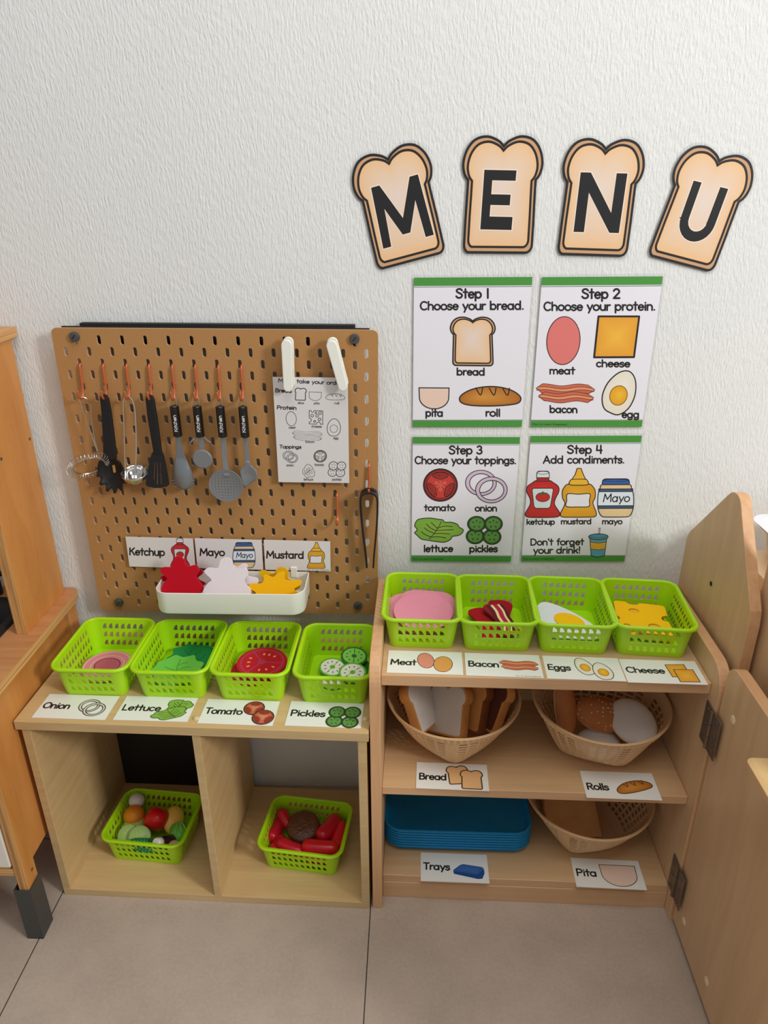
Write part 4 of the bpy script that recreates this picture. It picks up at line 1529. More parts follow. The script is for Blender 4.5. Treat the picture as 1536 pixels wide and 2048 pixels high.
# pizza wheel
t = hang('pizza_wheel', 'grey toy pizza wheel with black Kitchen handle, sixth from the left', 'utensil', 5)
kitchen_handle(t)
m = MB(); m.box((-0.0045, -0.0015, -0.104), (0.0045, 0.0015, -0.066)); m.build('stem', 'grey_plastic', t, bevel=0.0008)
m = MB()
g = crom([(-0.0185, -0.004, -0.0785), (-0.0135, -0.003, -0.0725), (-0.006, 0, -0.0690), (0.006, 0, -0.0690), (0.0125, -0.003, -0.0740), (0.019, -0.004, -0.0775)], n=4)
m.tube(g, 0.0014, 6)
m.build('guard', 'grey_plastic', t, smooth=True)
m = MB(); m.lathe([(0.0160, -0.0015), (0.0182, 0.0), (0.0160, 0.0015)], 40, M=Matrix.Translation((0.0, -0.0035, -0.1085)) @ Matrix.Rotation(PI / 2, 4, 'X'))
m.build('wheel', 'grey_plastic', t)

# skimmer
t = hang('skimmer', 'grey round perforated skimmer with black Kitchen handle, seventh from the left', 'utensil', 6)
kitchen_handle(t)
m = MB()
sx = crom([(0.0, 0.0, -0.064), (0.0, -0.001, -0.085), (0.0, -0.003, -0.110), (0.001, -0.006, -0.128), (0.002, -0.0085, -0.138)], n=4)
wid = [0.0046 + 0.0012 * max(0, (k - 10) / 6) for k in range(len(sx))]
m.add([(x + s_ * w, y + dy, z) for (x, y, z), w in zip(sx, wid) for s_, dy in ((-1, -0.0015), (1, -0.0015), (1, 0.0015), (-1, 0.0015))],
      [(4 * i + a, 4 * i + (a + 1) % 4, 4 * i + 4 + (a + 1) % 4, 4 * i + 4 + a) for i in range(len(sx) - 1) for a in range(4)] + [(3, 2, 1, 0), tuple(4 * (len(sx) - 1) + a for a in range(4))])
m.build('stem', 'grey_plastic', t, bevel=0.0006)
m = MB()
br = [-1, -.90]
k = -.90
seq = []
NH = 10
for a in range(NH):
    c = -.82 + 1.64 * a / (NH - 1)
    seq += [c - .028, c + .028]
br = [-1] + seq + [1]


def disc(u, v):
    x = u * math.sqrt(max(0, 1 - v * v / 2)); z = v * math.sqrt(max(0, 1 - u * u / 2))
    return (-0.001 + 0.0312 * x, -0.009 - 0.003 * (1 - (x * x + z * z)) * -1, -0.157 + 0.0312 * z)


m.grid(disc, br, br, skip=lambda i, j: i % 2 == 1 and j % 2 == 1 and (i // 2 + j // 2) % 1 == 0 and not (j // 2 >= 8 and 3 <= i // 2 <= 6))
m.build('disc', 'grey_plastic', t, solid=0.0018, offset=0.0, smooth=False)

# scoop
t = hang('scoop', 'grey toy scoop with black Kitchen handle, hanging last in the row', 'utensil', 7)
kitchen_handle(t)
m = MB(); m.box((-0.0042, -0.0015, -0.122), (0.0042, 0.0015, -0.066)); m.build('stem', 'grey_plastic', t, bevel=0.0008)
out = crom([(-0.0038, -0.112), (-0.006, -0.120), (-0.0135, -0.128), (-0.0148, -0.136), (-0.013, -0.150), (-0.011, -0.160), (-0.008, -0.163), (0.004, -0.155), (0.014, -0.147), (0.0172, -0.138), (0.015, -0.129), (0.0065, -0.120), (0.0038, -0.112)], closed=True, n=3)
plate(out, lambda x, z: -0.001 - 0.003 * min(1, max(0, (-0.118 - z) / 0.03)) + 0.004 * (1 - min(1, (x / 0.016) ** 2)) * min(1, max(0, (-0.118 - z) / 0.02)), 0.0018, 'blade', 'grey_plastic', t)

# black tongs
t = thing('tongs', 'black plastic tongs hanging from the right-hand copper hook', 'tongs', (0.5440, -0.046, 0.757))
m = MB()
path = []
for k in range(15):
    a = PI * k / 14
    path.append((0.0152 * math.cos(a), 0.012 * math.sin(a) - 0.012))
arm = [(0.0156, -0.022), (0.0148, -0.050), (0.0118, -0.090), (0.0080, -0.130), (0.0062, -0.157)]
right = crom([(0.0152, -0.012)] + arm, n=4)[1:]
path = right[::-1] + path + [(-x, z) for x, z in right]
vs = list(range(len(path)))
dep = []
for x, z in path:
    dep.append(0.0125 if z > -0.016 else max(0.005, 0.0125 - (-(z + 0.016)) * 0.2))


def tong(u, v):
    x, z = path[int(v)]
    return (x, u * dep[int(v)] - 0.004, z)


mid = len(path) // 2
m.grid(tong, [-1, -.22, .22, 1], vs, skip=lambda i, j: i == 1 and mid - 4 <= j <= mid + 3)
m.build('arms', 'black_plastic', t, solid=0.0034, offset=0.0)

# ------------------------------------------------------------------ white clips and the order sheet
CLIPG = 'white clips on the pegboard'


def clip(label, x, z, ry):
    t = thing('clip', label, 'clip', (x, -0.0405, z), 0, CLIPG)
    t.rotation_euler = (0, ry, 0)
    cap = arc(0, 0.034, 0.0092, 0.0092, 0, 180, 10) + arc(0, -0.036, 0.0082, 0.0082, 180, 360, 10)
    m = MB(); m.prism(cap, lambda a, b_, tt: (a, tt + 0.0025 * (b_ - 0.04) / 0.08, b_), -0.0185, -0.0120); m.build('front_arm', 'white_plastic', t, bevel=0.0016)
    m = MB(); m.prism([(a + 0.0012, b_ + 0.003) for a, b_ in cap], lambda a, b_, tt: (a, tt, b_), -0.0065, -0.0015); m.build('rear_arm', 'white_plastic', t, bevel=0.0014)
    m = MB(); m.box((-0.006, -0.0120, 0.018), (0.0078, -0.0065, 0.030)); m.box((-0.005, -0.0125, -0.008), (0.0085, -0.0065, 0.002)); m.build('hinge', 'white_plastic', t, bevel=0.001)
    return t


clip('white plastic clip holding the left of the order sheet, upright', 0.4095, 0.9880, 0.02)
clip('white plastic clip holding the right of the order sheet, tilted', 0.4940, 0.9880, -0.24)
ZX, ZY, ZK = 540.0, 740.0, 8.906
oq = [(9, 151), (1336, 107), (187, 2004), (1452, 2013)]
OW, OH = 0.130, 0.1945
osheet = Print(sheet_map(oq, OW, OH))
osheet.map = lambda p: p
osheet.slab([(-OW / 2, -OH / 2), (OW / 2, -OH / 2), (OW / 2, OH / 2), (-OW / 2, OH / 2)], 0.0, 0.0006, (222, 218, 218))
order = osheet.build('order_sheet', 'print')
place(order, 0.4440, -0.0420, 0.8675, 0.0095, PI / 2)
order.rotation_euler = (Matrix.Rotation(0.012, 3, 'Y') @ Matrix.Rotation(PI / 2, 3, 'X')).to_euler()
tag(order, 'laminated black-and-white order checklist clipped to the pegboard', 'sign')
om = sheet_map(oq, OW, OH)


def printed(name, fn, fmap, parent, label=None, mono=False, z=0.0006, mat='print'):
    p = Print(fmap, z=z)
    p.mono = mono
    fn(p)
    o = p.build(name, mat, parent)
    if label: o['label'] = label
    return o


def order_text(p):
    p.text('May I take your order?', 108, 1290, 240, 66, .22)
    p.text('Bread', 66, 350, 414, 64, .24)
    p.text('Protein', 106, 446, 712, 64, .22)
    p.text('Toppings', 180, 560, 1400, 58, .22)
    g = (98, 96, 96)
    for s_, x0, x1, y, c in (('slice', 466, 574, 606, 40), ('pita', 752, 850, 602, 40), ('roll', 1120, 1202, 590, 40), ('meat', 330, 444, 1046, 40), ('cheese', 726, 908, 1016, 40), ('egg', 1128, 1216, 1216, 40),
                             ('bacon', 634, 790, 1290, 40), ('onion', 314, 440, 1716, 40), ('tomato', 812, 980, 1702, 40), ('lettuce', 632, 796, 1968, 40), ('pickles', 1142, 1306, 1964, 40)):
        p.text(s_, x0, x1, y, c, .18, g)


printed('lettering', order_text, om, order)
printed('slice_picture', lambda p: pic_bread(p, 508, 435, 196, 212, lw=16, simple=True), om, order, mono=True)
printed('pita_picture', lambda p: pic_pita(p, 768, 464, 220, 150, lw=8), om, order, mono=True)
printed('roll_picture', lambda p: pic_roll(p, 1128, 460, 340, 116, lw=8), om, order, mono=True)
printed('meat_picture', lambda p: pic_oval(p, 362, 876, 180, 254, (0, 0, 0), 0.16, 9), om, order, mono=True)
printed('cheese_picture', lambda p: pic_swiss(p, 798, 838, 250, 240, 11), om, order, mono=True)
printed('egg_picture', lambda p: pic_egg(p, 1126, 1008, 270, 312, lw=11), om, order, mono=True)
printed('bacon_picture', lambda p: pic_bacon(p, 660, 1172, 540, 170, lw=4), om, order, mono=True)
printed('onion_picture', lambda p: pic_onion(p, 376, 1552, 262, 226, lw=9), om, order, mono=True)
printed('tomato_picture', lambda p: pic_tomato(p, 904, 1532, 236, 220, lw=10), om, order, mono=True)
printed('lettuce_picture', lambda p: pic_lettuce(p, 718, 1816, 232, 216, rot=-0.6, lw=8), om, order, mono=True)
printed('pickles_picture', lambda p: pic_pickles(p, 1216, 1756, 304, 272, lw=12), om, order, mono=True)

# ------------------------------------------------------------------ sauce name cards on the pegboard
CX, CY, CK = 90.0, 980.0, 2.226


def wall_card(name, label, quad, W, H, x, y, z, ry, col=(226, 222, 220)):
    s_ = Print()
    s_.slab([(-W / 2, -H / 2), (W / 2, -H / 2), (W / 2, H / 2), (-W / 2, H / 2)], 0.0, 0.0006, col)
    o = s_.build(name, 'print')
    o.location = (x, y, z)
    o.rotation_euler = (Matrix.Rotation(ry, 3, 'Y') @ Matrix.Rotation(PI / 2, 3, 'X')).to_euler()
    tag(o, label, 'sign', 'food name cards')
    return o, sheet_map(quad, W, H)


c1, mp1 = wall_card('name_card', 'white card reading Ketchup with red bottle on the pegboard', [(354, 209), (658, 218), (373, 344), (668, 351)], 0.1295, 0.0645, 0.1390, -0.0365, 0.6225, 0.028)
printed('lettering', lambda p: p.text('Ketchup', 372, 532, 292, 32, .215, slope=.02), mp1, c1)
printed('ketchup_picture', lambda p: pic_ketchup(p, 600, 282, 84, 130), mp1, c1)
c2, mp2 = wall_card('name_card', 'white card reading Mayo with jar picture on the pegboard', [(665, 216), (962, 226), (678, 348), (967, 357)], 0.1285, 0.0645, 0.2715, -0.0365, 0.6198, 0.026)
printed('lettering', lambda p: p.text('Mayo', 688, 798, 293, 31, .215, slope=.015), mp2, c2)
printed('mayo_picture', lambda p: pic_mayo(p, 884, 292, 98, 112), mp2, c2)
c3, mp3 = wall_card('name_card', 'white card reading Mustard with yellow bottle on the pegboard', [(973, 223), (1268, 229), (981, 356), (1271, 364)], 0.1275, 0.0645, 0.4035, -0.0365, 0.6170, 0.024)
printed('lettering', lambda p: p.text('Mustard', 985, 1150, 304, 31, .215, slope=.012), mp3, c3)
printed('mustard_picture', lambda p: pic_mustard(p, 1206, 292, 80, 118), mp3, c3)

# ------------------------------------------------------------------ white tray hanging on the board, with felt sauces
tr = thing('sauce_tray', 'white plastic tray hooked low on the pegboard holding felt sauces', 'tray', (0.2845, -0.080, 0.537))
tr.rotation_euler = (0, 0.008, 0)


def tray_prof(w, d, r0, r1):
    x, y0, y1 = w / 2, -d / 2, d / 2
    return arc(x - r1, y1 - r1, r1, r1, 0, 90, 4) + arc(-x + r1, y1 - r1, r1, r1, 90, 180, 4) + arc(-x + r0, y0 + r0, r0, r0, 180, 270, 8) + arc(x - r0, y0 + r0, r0, r0, 270, 360, 8)


rings = []
TW, TD, TH = 0.280, 0.090, 0.045
for (ins, z) in ((0.010, 0.0), (0.002, 0.001), (0.0005, 0.005), (0.0, TH), (0.0014, TH + 0.0006), (0.0022, TH), (0.0028, 0.004), (0.012, 0.0025)):
    rings.append([(x, y, z) for x, y in tray_prof(TW - 2 * ins, TD - 2 * ins, max(0.026 - ins, .004), max(0.006 - ins, .002))])
n = len(rings[0])
m = MB()
m.add([p for r in rings for p in r], [(i * n + k, i * n + (k + 1) % n, (i + 1) * n + (k + 1) % n, (i + 1) * n + k) for i in range(len(rings) - 1) for k in range(n)] + [tuple(range(n - 1, -1, -1)), tuple((len(rings) - 1) * n + k for k in range(n))])
m.build('tray', 'white_plastic', tr, smooth=True)
for x in (-0.09, 0.11):
    m = MB(); m.box((x - 0.006, 0.040, TH - 0.01), (x + 0.006, 0.0445, TH + 0.011)); m.box((x - 0.0018, 0.0445, TH + 0.002), (x + 0.0018, 0.058, TH + 0.008)); m.build('bracket', 'white_plastic', tr, bevel=0.0006)


def splat(w, h, lobes, seed):
    rnd = random.Random(seed)
    pts = []
    n = len(lobes)
    for i, (a, r) in enumerate(lobes):
        pts.append((math.cos(math.radians(a)) * r * w, math.sin(math.radians(a)) * r * h))
    return crom(pts, closed=True, n=5)


SPL_A = [(90, 1.0), (76, .92), (64, .70), (52, .74), (38, .98), (24, .95), (14, .74), (0, .76), (-14, .98), (-28, 1.0), (-45, .8), (-70, .82), (-90, .8), (-110, .82), (-135, .82), (-152, 1.02), (-166, .98), (-182, .76), (166, .64), (154, .98), (142, .95), (128, .74), (116, .70), (104, .92)]
SPL_B = [(90, .72), (76, .95), (64, .98), (54, .68), (38, .72), (26, 1.02), (14, 1.0), (4, .7), (-8, .74), (-20, 1.0), (-38, .88), (-60, .85), (-90, .8), (-120, .84), (-145, .95), (-160, 1.0), (-174, .74), (172, .72), (160, .98), (148, .96), (136, .68), (120, .7), (108, .92)]


def felt_piece(name, label, outline, col, thick, loc, rot, cat, group):
    p = Print()
    p.slab(outline, -thick / 2, thick / 2, col)
    o = p.build(name, 'felt')
    o.location = loc
    o.rotation_euler = rot
    return tag(o, label, cat, group)


FS = 'felt sauces in the white tray'
up_rot = lambda lean, yaw=0.0, roll=0.0: (Matrix.Rotation(yaw, 3, 'Z') @ Matrix.Rotation(PI / 2 - lean, 3, 'X') @ Matrix.Rotation(roll, 3, 'Z')).to_euler()
RED, WHT, YEL = (196, 8, 34), (238, 228, 232), (250, 188, 14)
felt_piece('felt_sauce', 'red felt ketchup splat at the left of the white tray', splat(0.042, 0.050, SPL_A, 1), RED, 0.003, (0.188, -0.084, 0.586), up_rot(0.16, 0.0, 0.06), 'felt food', FS)
felt_piece('felt_sauce', 'red felt splat mostly hidden behind the front ketchup splat', splat(0.044, 0.036, SPL_B, 2), RED, 0.003, (0.186, -0.070, 0.578), up_rot(0.14, 0.0, 0.2), 'felt food', FS)
felt_piece('felt_sauce', 'white felt mayo splat frontmost in the middle of the tray', splat(0.047, 0.053, SPL_A, 3), WHT, 0.003, (0.276, -0.090, 0.584), up_rot(0.16, 0.0, -0.02), 'felt food', FS)
felt_piece('felt_sauce', 'white felt splat peeking out right behind the front mayo splat', splat(0.048, 0.046, SPL_B, 4), WHT, 0.003, (0.284, -0.078, 0.580), up_rot(0.14, 0.0, -0.25), 'felt food', FS)
felt_piece('felt_sauce', 'white felt splat hindmost in the middle of the tray', splat(0.050, 0.036, SPL_A, 5), WHT, 0.003, (0.274, -0.066, 0.572), up_rot(0.12, 0.0, 0.4), 'felt food', FS)
felt_piece('felt_sauce', 'yellow felt mustard splat frontmost at the right of the tray', splat(0.053, 0.040, SPL_B, 6), YEL, 0.003, (0.366, -0.090, 0.568), up_rot(0.20, 0.0, 0.12), 'felt food', FS)
felt_piece('felt_sauce', 'darker yellow felt splat behind the front mustard splat', splat(0.047, 0.046, SPL_A, 7), (226, 178, 10), 0.003, (0.366, -0.074, 0.565), up_rot(0.14, 0.0, -0.35), 'felt food', FS)
printed('small_print', lambda p: p.text('Play to Learn Preschool', 1166, 1264, 359, 4, .2, (70, 68, 68)), mp3, c3)


# ------------------------------------------------------------------ MENU bread-slice letters
LETTER = {
    'M': [(0, 0), (.05, 1), (.21, 1), (.50, .40), (.79, 1), (.95, 1), (1.0, 0), (.84, 0), (.80, .62), (.575, .14), (.425, .14), (.20, .62), (.16, 0)],
    'E': [(0, 0), (0, 1), (1, 1), (1, .83), (.27, .83), (.27, .60), (.88, .60), (.88, .42), (.27, .42), (.27, .225), (1, .225), (1, 0)],
    'N': [(0, 0), (0, 1), (.22, 1), (.77, .34), (.77, 1), (1, 1), (1, 0), (.79, 0), (.23, .67), (.23, 0)],
    'U': [(0, 1), (0, .34)] + arc(.5, .36, .5, .36, 180, 360, 14) + [(1, 1), (.77, 1), (.77, .37)] + arc(.5, .38, .27, .20, 0, -180, 10) + [(.23, 1)],
}


def hang_on_wall(o, x, y, z, roll):
    o.location = (x, y, z)
    o.rotation_euler = (Matrix.Rotation(-roll, 3, 'Y') @ Matrix.Rotation(PI / 2, 3, 'X')).to_euler()


def menu_slice(ch, x, z, roll, w, h, lw, lh, dx, dy, lrot):
    p = Print()
    q = [(a * w, b_ * h) for a, b_ in LOAF]
    p.slab(q, 0.0, 0.0006, (60, 50, 44))
    pic_bread(p, 0, 0, w, -h, lw=w * .030)
    # layout y runs down: flip back
    o = p.build('menu_letter', 'print')
    hang_on_wall(o, x, -0.0022, z, roll)
    tag(o, 'toast-slice wall sign with black letter ' + ch + ' of MENU', 'sign', 'MENU toast letters')
    f = MB()
    f.prism([(a * (w + .009), b_ * (h + .009)) for a, b_ in LOAF], lambda a, b_, t: (a, b_, t), -0.0006, -0.0004)
    tag(f.build('laminate', 'laminate_film', o), 'clear laminate border')
    l = Print(z=p.z + 4e-5)
    poly = [((a - .5) * lw, (b_ - .5) * lh) for a, b_ in LETTER[ch]]
    c, s_ = math.cos(lrot), math.sin(lrot)
    poly = [(dx + a * c - b_ * s_, dy + a * s_ + b_ * c) for a, b_ in poly]
    l.ribbon(poly, .0030, (250, 230, 210), closed=True)
    l.poly(poly, (30, 29, 31))
    l.build('letter', 'print', o)
    return o


menu_slice('M', 0.598, 1.2335, 0.250, 0.1285, 0.172, 0.086, 0.094, 0.002, -0.008, 0.0)
menu_slice('E', 0.7615, 1.2485, -0.006, 0.1265, 0.173, 0.051, 0.088, -0.004, -0.006, -0.02)
menu_slice('N', 0.9195, 1.2435, -0.030, 0.1275, 0.172, 0.074, 0.088, 0.002, -0.006, 0.0)
menu_slice('U', 1.0840, 1.2275, -0.235, 0.1275, 0.172, 0.058, 0.086, 0.002, -0.006, 0.02)

# ------------------------------------------------------------------ step posters
PAPER = (236, 234, 242)
GREEN = (74, 150, 62)
PG = 'step posters on the wall'


def poster(label, quad, x0, x1, z1, z0, roll, bands):
    W, H = x1 - x0, z1 - z0
    mp = sheet_map(quad, W, H)
    p = Print()
    p.slab([(-W / 2, -H / 2), (W / 2, -H / 2), (W / 2, H / 2), (-W / 2, H / 2)], 0.0, 0.0005, PAPER)
    t, b_ = bands
    p.poly([(-W / 2, H / 2 - t * H), (W / 2, H / 2 - t * H), (W / 2, H / 2), (-W / 2, H / 2)], GREEN)
    p.poly([(-W / 2, -H / 2), (W / 2, -H / 2), (W / 2, -H / 2 + b_ * H), (-W / 2, -H / 2 + b_ * H)], GREEN, up=False)
    for zz in (H / 2 - t * H - .0022, -H / 2 + b_ * H + .0004):
        p.poly([(-W / 2, zz), (W / 2, zz), (W / 2, zz + .0009), (-W / 2, zz + .0009)], (40, 62, 44), up=False)
    o = p.build('step_poster', 'print')
    hang_on_wall(o, (x0 + x1) / 2, -0.0022, (z0 + z1) / 2, roll)
    tag(o, label, 'poster', PG)
    f = MB(); f.box((-W / 2 - .0045, -H / 2 - .0045, -0.0006), (W / 2 + .0045, H / 2 + .0045, -0.0004))
    tag(f.build('laminate', 'laminate_film', o), 'clear laminate border')
    return o, mp


Z0 = 0.0007
o, mp = poster('Step 1 poster reading Choose your bread, upper left of the four', [(80, 45), (758, 40), (74, 898), (688, 890)], 0.6235, 0.8220, 1.1245, 0.8640, 0.002, (.052, .047))
printed('title', lambda p: (p.text('Step 1', 320, 508, 162, 54, .205), p.text('Choose your bread.', 115, 706, 231, 48, .20, slope=-.008)), mp, o, z=Z0)
printed('caption', lambda p: p.text('bread', 324, 483, 602, 40, .225), mp, o, z=Z0)
printed('caption', lambda p: p.text('pita', 147, 245, 836, 40, .225), mp, o, z=Z0)
printed('caption', lambda p: p.text('roll', 486, 567, 832, 40, .225), mp, o, z=Z0)
printed('bread_picture', lambda p: pic_bread(p, 416, 410, 258, 280, lw=8), mp, o, z=Z0)
printed('pita_picture', lambda p: pic_pita(p, 195, 735, 170, 118, lw=6), mp, o, z=Z0)
printed('roll_picture', lambda p: pic_roll(p, 511, 721, 344, 112, lw=7), mp, o, z=Z0)

o, mp = poster('Step 2 poster reading Choose your protein, upper right of the four', [(812, 40), (1495, 37), (741, 897), (1378, 890)], 0.8380, 1.0390, 1.1245, 0.8640, 0.002, (.052, .047))
printed('small_print', lambda p: p.text('Play to Learn Preschool', 752, 950, 884, 9, .2, (40, 92, 40)), mp, o, z=Z0)
printed('title', lambda p: (p.text('Step 2', 1037, 1252, 160, 54, .205), p.text('Choose your protein.', 820, 1452, 229, 48, .20, slope=-.004)), mp, o, z=Z0)
printed('caption', lambda p: p.text('meat', 852, 996, 590, 40, .225), mp, o, z=Z0)
printed('caption', lambda p: p.text('cheese', 1119, 1310, 548, 40, .225), mp, o, z=Z0)
printed('caption', lambda p: p.text('bacon', 852, 1010, 812, 40, .225), mp, o, z=Z0)
printed('caption', lambda p: p.text('egg', 1265, 1363, 838, 40, .225), mp, o, z=Z0)
printed('meat_picture', lambda p: pic_oval(p, 932, 400, 190, 274, (226, 122, 116), -0.10, 5, (70, 34, 38)), mp, o, z=Z0)
printed('cheese_picture', lambda p: pic_cheese(p, [(1132, 262), (1362, 262), (1333, 492), (1107, 494)], 11), mp, o, z=Z0)
printed('bacon_picture', lambda p: pic_bacon(p, 943, 702, 336, 108, lw=3.5), mp, o, z=Z0)
printed('egg_picture', lambda p: pic_egg(p, 1254, 692, 196, 260, rot=-0.42, lw=7), mp, o, z=Z0)

o, mp = poster('Step 3 poster reading Choose your toppings, lower left of the four', [(70, 40), (686, 40), (65, 745), (632, 751)], 0.6240, 0.8205, 0.8450, 0.5880, -0.001, (.052, .047))
printed('small_print', lambda p: p.text('Play to Learn Preschool', 72, 246, 736, 8, .2, (40, 92, 40)), mp, o, z=Z0)
printed('title', lambda p: (p.text('Step 3', 277, 468, 137, 46, .205), p.text('Choose your toppings.', 82, 662, 193, 42, .20)), mp, o, z=Z0)
printed('caption', lambda p: p.text('tomato', 137, 313, 460, 35, .225), mp, o, z=Z0)
printed('caption', lambda p: p.text('onion', 427, 552, 463, 35, .225), mp, o, z=Z0)
printed('caption', lambda p: p.text('lettuce', 135, 300, 692, 37, .225), mp, o, z=Z0)
printed('caption', lambda p: p.text('pickles', 395, 555, 694, 37, .225), mp, o, z=Z0)
printed('tomato_picture', lambda p: pic_tomato(p, 229, 314, 200, 190, lw=5.5), mp, o, z=Z0)
printed('onion_picture', lambda p: pic_onion(p, 492, 322, 240, 200, lw=4.5), mp, o, z=Z0)
printed('lettuce_picture', lambda p: pic_lettuce(p, 221, 570, 276, 138, lw=5), mp, o, z=Z0)
printed('pickles_picture', lambda p: pic_pickles(p, 480, 567, 200, 160, lw=4.5), mp, o, z=Z0)

o, mp = poster('Step 4 poster reading Add condiments, lower right of the four', [(740, 33), (1375, 31), (695, 746), (1281, 751)], 0.8405, 1.0425, 0.8475, 0.5895, 0.004, (.052, .047))
printed('small_print', lambda p: p.text('Play to Learn Preschool', 704, 880, 736, 8, .2, (40, 92, 40)), mp, o, z=Z0)
printed('title', lambda p: (p.text('Step 4', 948, 1148, 133, 46, .205), p.text('Add condiments.', 812, 1275, 189, 42, .20)), mp, o, z=Z0)
printed('caption', lambda p: p.text('ketchup', 722, 882, 537, 30, .225), mp, o, z=Z0)
printed('caption', lambda p: p.text('mustard', 917, 1090, 536, 30, .225), mp, o, z=Z0)
printed('caption', lambda p: p.text('mayo', 1152, 1266, 537, 30, .225), mp, o, z=Z0)
printed('caption', lambda p: p.text("Don't forget", 745, 1048, 655, 36, .205), mp, o, z=Z0)
printed('caption', lambda p: p.text('your drink!', 762, 1028, 702, 36, .205), mp, o, z=Z0)
printed('ketchup_picture', lambda p: pic_ketchup(p, 812, 366, 198, 264, lw=5), mp, o, z=Z0)
printed('mustard_picture', lambda p: pic_mustard(p, 1016, 358, 204, 278, lw=5), mp, o, z=Z0)
printed('mayo_picture', lambda p: pic_mayo(p, 1228, 388, 206, 218, lw=5), mp, o, z=Z0)
printed('drink_picture', lambda p: pic_drink(p, 1131, 642, 112, 164, lw=4), mp, o, z=Z0)


# ------------------------------------------------------------------ name cards lying on the shelves
# card layout: 100 wide, 50 high, y down
def shelf_card(word, label, x, y, z, rz, x1, pics, W=0.1300, H=0.0645, cap=11.6, yb=30, x0=4):
    s_ = Print()
    s_.slab([(-W / 2, -H / 2), (W / 2, -H / 2), (W / 2, H / 2), (-W / 2, H / 2)], 0.0, 0.0005, (238, 238, 230))
    o = s_.build('name_card', 'print')
    o.location = (x, y, z + 0.0004)
    o.rotation_euler = (0, 0, math.radians(rz))
    tag(o, label, 'sign', 'food name cards')
    mp = sheet_map([(0, 0), (100, 0), (0, 50), (100, 50)], W, H)
    printed('lettering', lambda p: p.text(word, x0, x1, yb, cap, .205), mp, o)
    for nm, fn in pics:
        printed(nm, fn, mp, o)
    return o


CZ = 0.427
shelf_card('Onion', 'white card reading Onion with two rings, left end of the cubby top', 0.031, -0.2545, CZ, -2.2, 41, [('onion_picture', lambda p: pic_onion(p, 72, 26, 38, 36, lw=1.4, col=(226, 216, 212), ink=(70, 60, 60)))])
shelf_card('Lettuce', 'white card reading Lettuce with green leaves on the cubby top', 0.174, -0.2580, CZ, -1.6, 56, [('lettuce_picture', lambda p: (pic_lettuce(p, 81, 18, 34, 28, rot=.2, lw=1.0), pic_lettuce(p, 70, 35, 46, 24, rot=.25, lw=1.0, flip=-1)))])
shelf_card('Tomato', 'white card reading Tomato with two tomato slices on the cubby top', 0.322, -0.2655, CZ, -2.4, 54, [('tomato_picture', lambda p: (pic_tomato(p, 68, 16, 29, 29, lw=.75, base=(206, 100, 80), inner=(224, 140, 110)), pic_tomato(p, 84, 34, 30, 30, lw=.75, base=(206, 100, 80), inner=(224, 140, 110))))])
shelf_card('Pickles', 'white card reading Pickles with cucumber slices, right end of the cubby top', 0.472, -0.2695, CZ, -2.4, 50, [('pickles_picture', lambda p: pic_pickles(p, 75, 28, 43, 42, lw=1.0))])
SZ = 0.520
shelf_card('Meat', 'white card reading Meat with two ham slices on the top shelf', 0.644, -0.2460, SZ, -2.3, 38, [('meat_picture', lambda p: (pic_oval(p, 51, 21, 22, 34, (226, 142, 122), .15, .9, (90, 50, 40)), pic_oval(p, 74, 28, 25, 34, (226, 158, 84), -.1, .9, (90, 60, 30))))], W=0.1275, yb=32)
shelf_card('Bacon', 'white card reading Bacon with bacon strips on the top shelf', 0.776, -0.2525, SZ, -2.7, 44, [('bacon_picture', lambda p: pic_bacon(p, 71, 25, 52, 21, lw=.35)), ('small_print', lambda p: p.text('Play to Learn Preschool', 64, 97, 48, 1.3, .2, (70, 68, 68)))], W=0.1275, yb=30)
shelf_card('Eggs', 'white card reading Eggs with two egg halves on the top shelf', 0.909, -0.2595, SZ, -2.9, 33, [('egg_picture', lambda p: (pic_egg(p, 52, 21, 25, 37, rot=.3, lw=1.0), pic_egg(p, 74, 30, 27, 36, rot=.2, lw=1.0)))], W=0.1275, yb=31)
shelf_card('Cheese', 'white card reading Cheese with two squares, right end of the top shelf', 1.038, -0.2675, SZ, -2.3, 53, [('cheese_picture', lambda p: (pic_cheese(p, [(58, 10), (83, 8), (84, 34), (60, 36)], 1.0), pic_cheese(p, [(66, 20), (91, 19), (92, 45), (67, 46)], 1.0)))], W=0.1275, yb=29)
shelf_card('Bread', 'white card reading Bread with toast slices at the middle shelf edge', 0.697, -0.2585, 0.280, -2.3, 42, [('bread_picture', lambda p: (pic_bread(p, 58, 22, 30, 34, rot=.12, lw=1.8, simple=True), pic_bread(p, 77, 30, 31, 35, lw=1.8, simple=True)))], yb=33)
shelf_card('Rolls', 'white card reading Rolls with bread roll at the middle shelf edge', 0.996, -0.2760, 0.280, -2.1, 33, [('roll_picture', lambda p: pic_roll(p, 68, 27, 52, 20, rot=.28, lw=1.1))], yb=35)
shelf_card('Trays', 'white card reading Trays with blue tray on the bottom shelf', 0.708, -0.2665, 0.058, -1.6, 43, [('tray_picture', lambda p: pic_tray(p, 71, 31, 46, 25))], yb=30)
shelf_card('Pita', 'white card reading Pita with half pita on the bottom shelf', 1.001, -0.2755, 0.058, -2.4, 33, [('pita_picture', lambda p: pic_pita(p, 66, 28, 52, 36, lw=1.0))], yb=31)


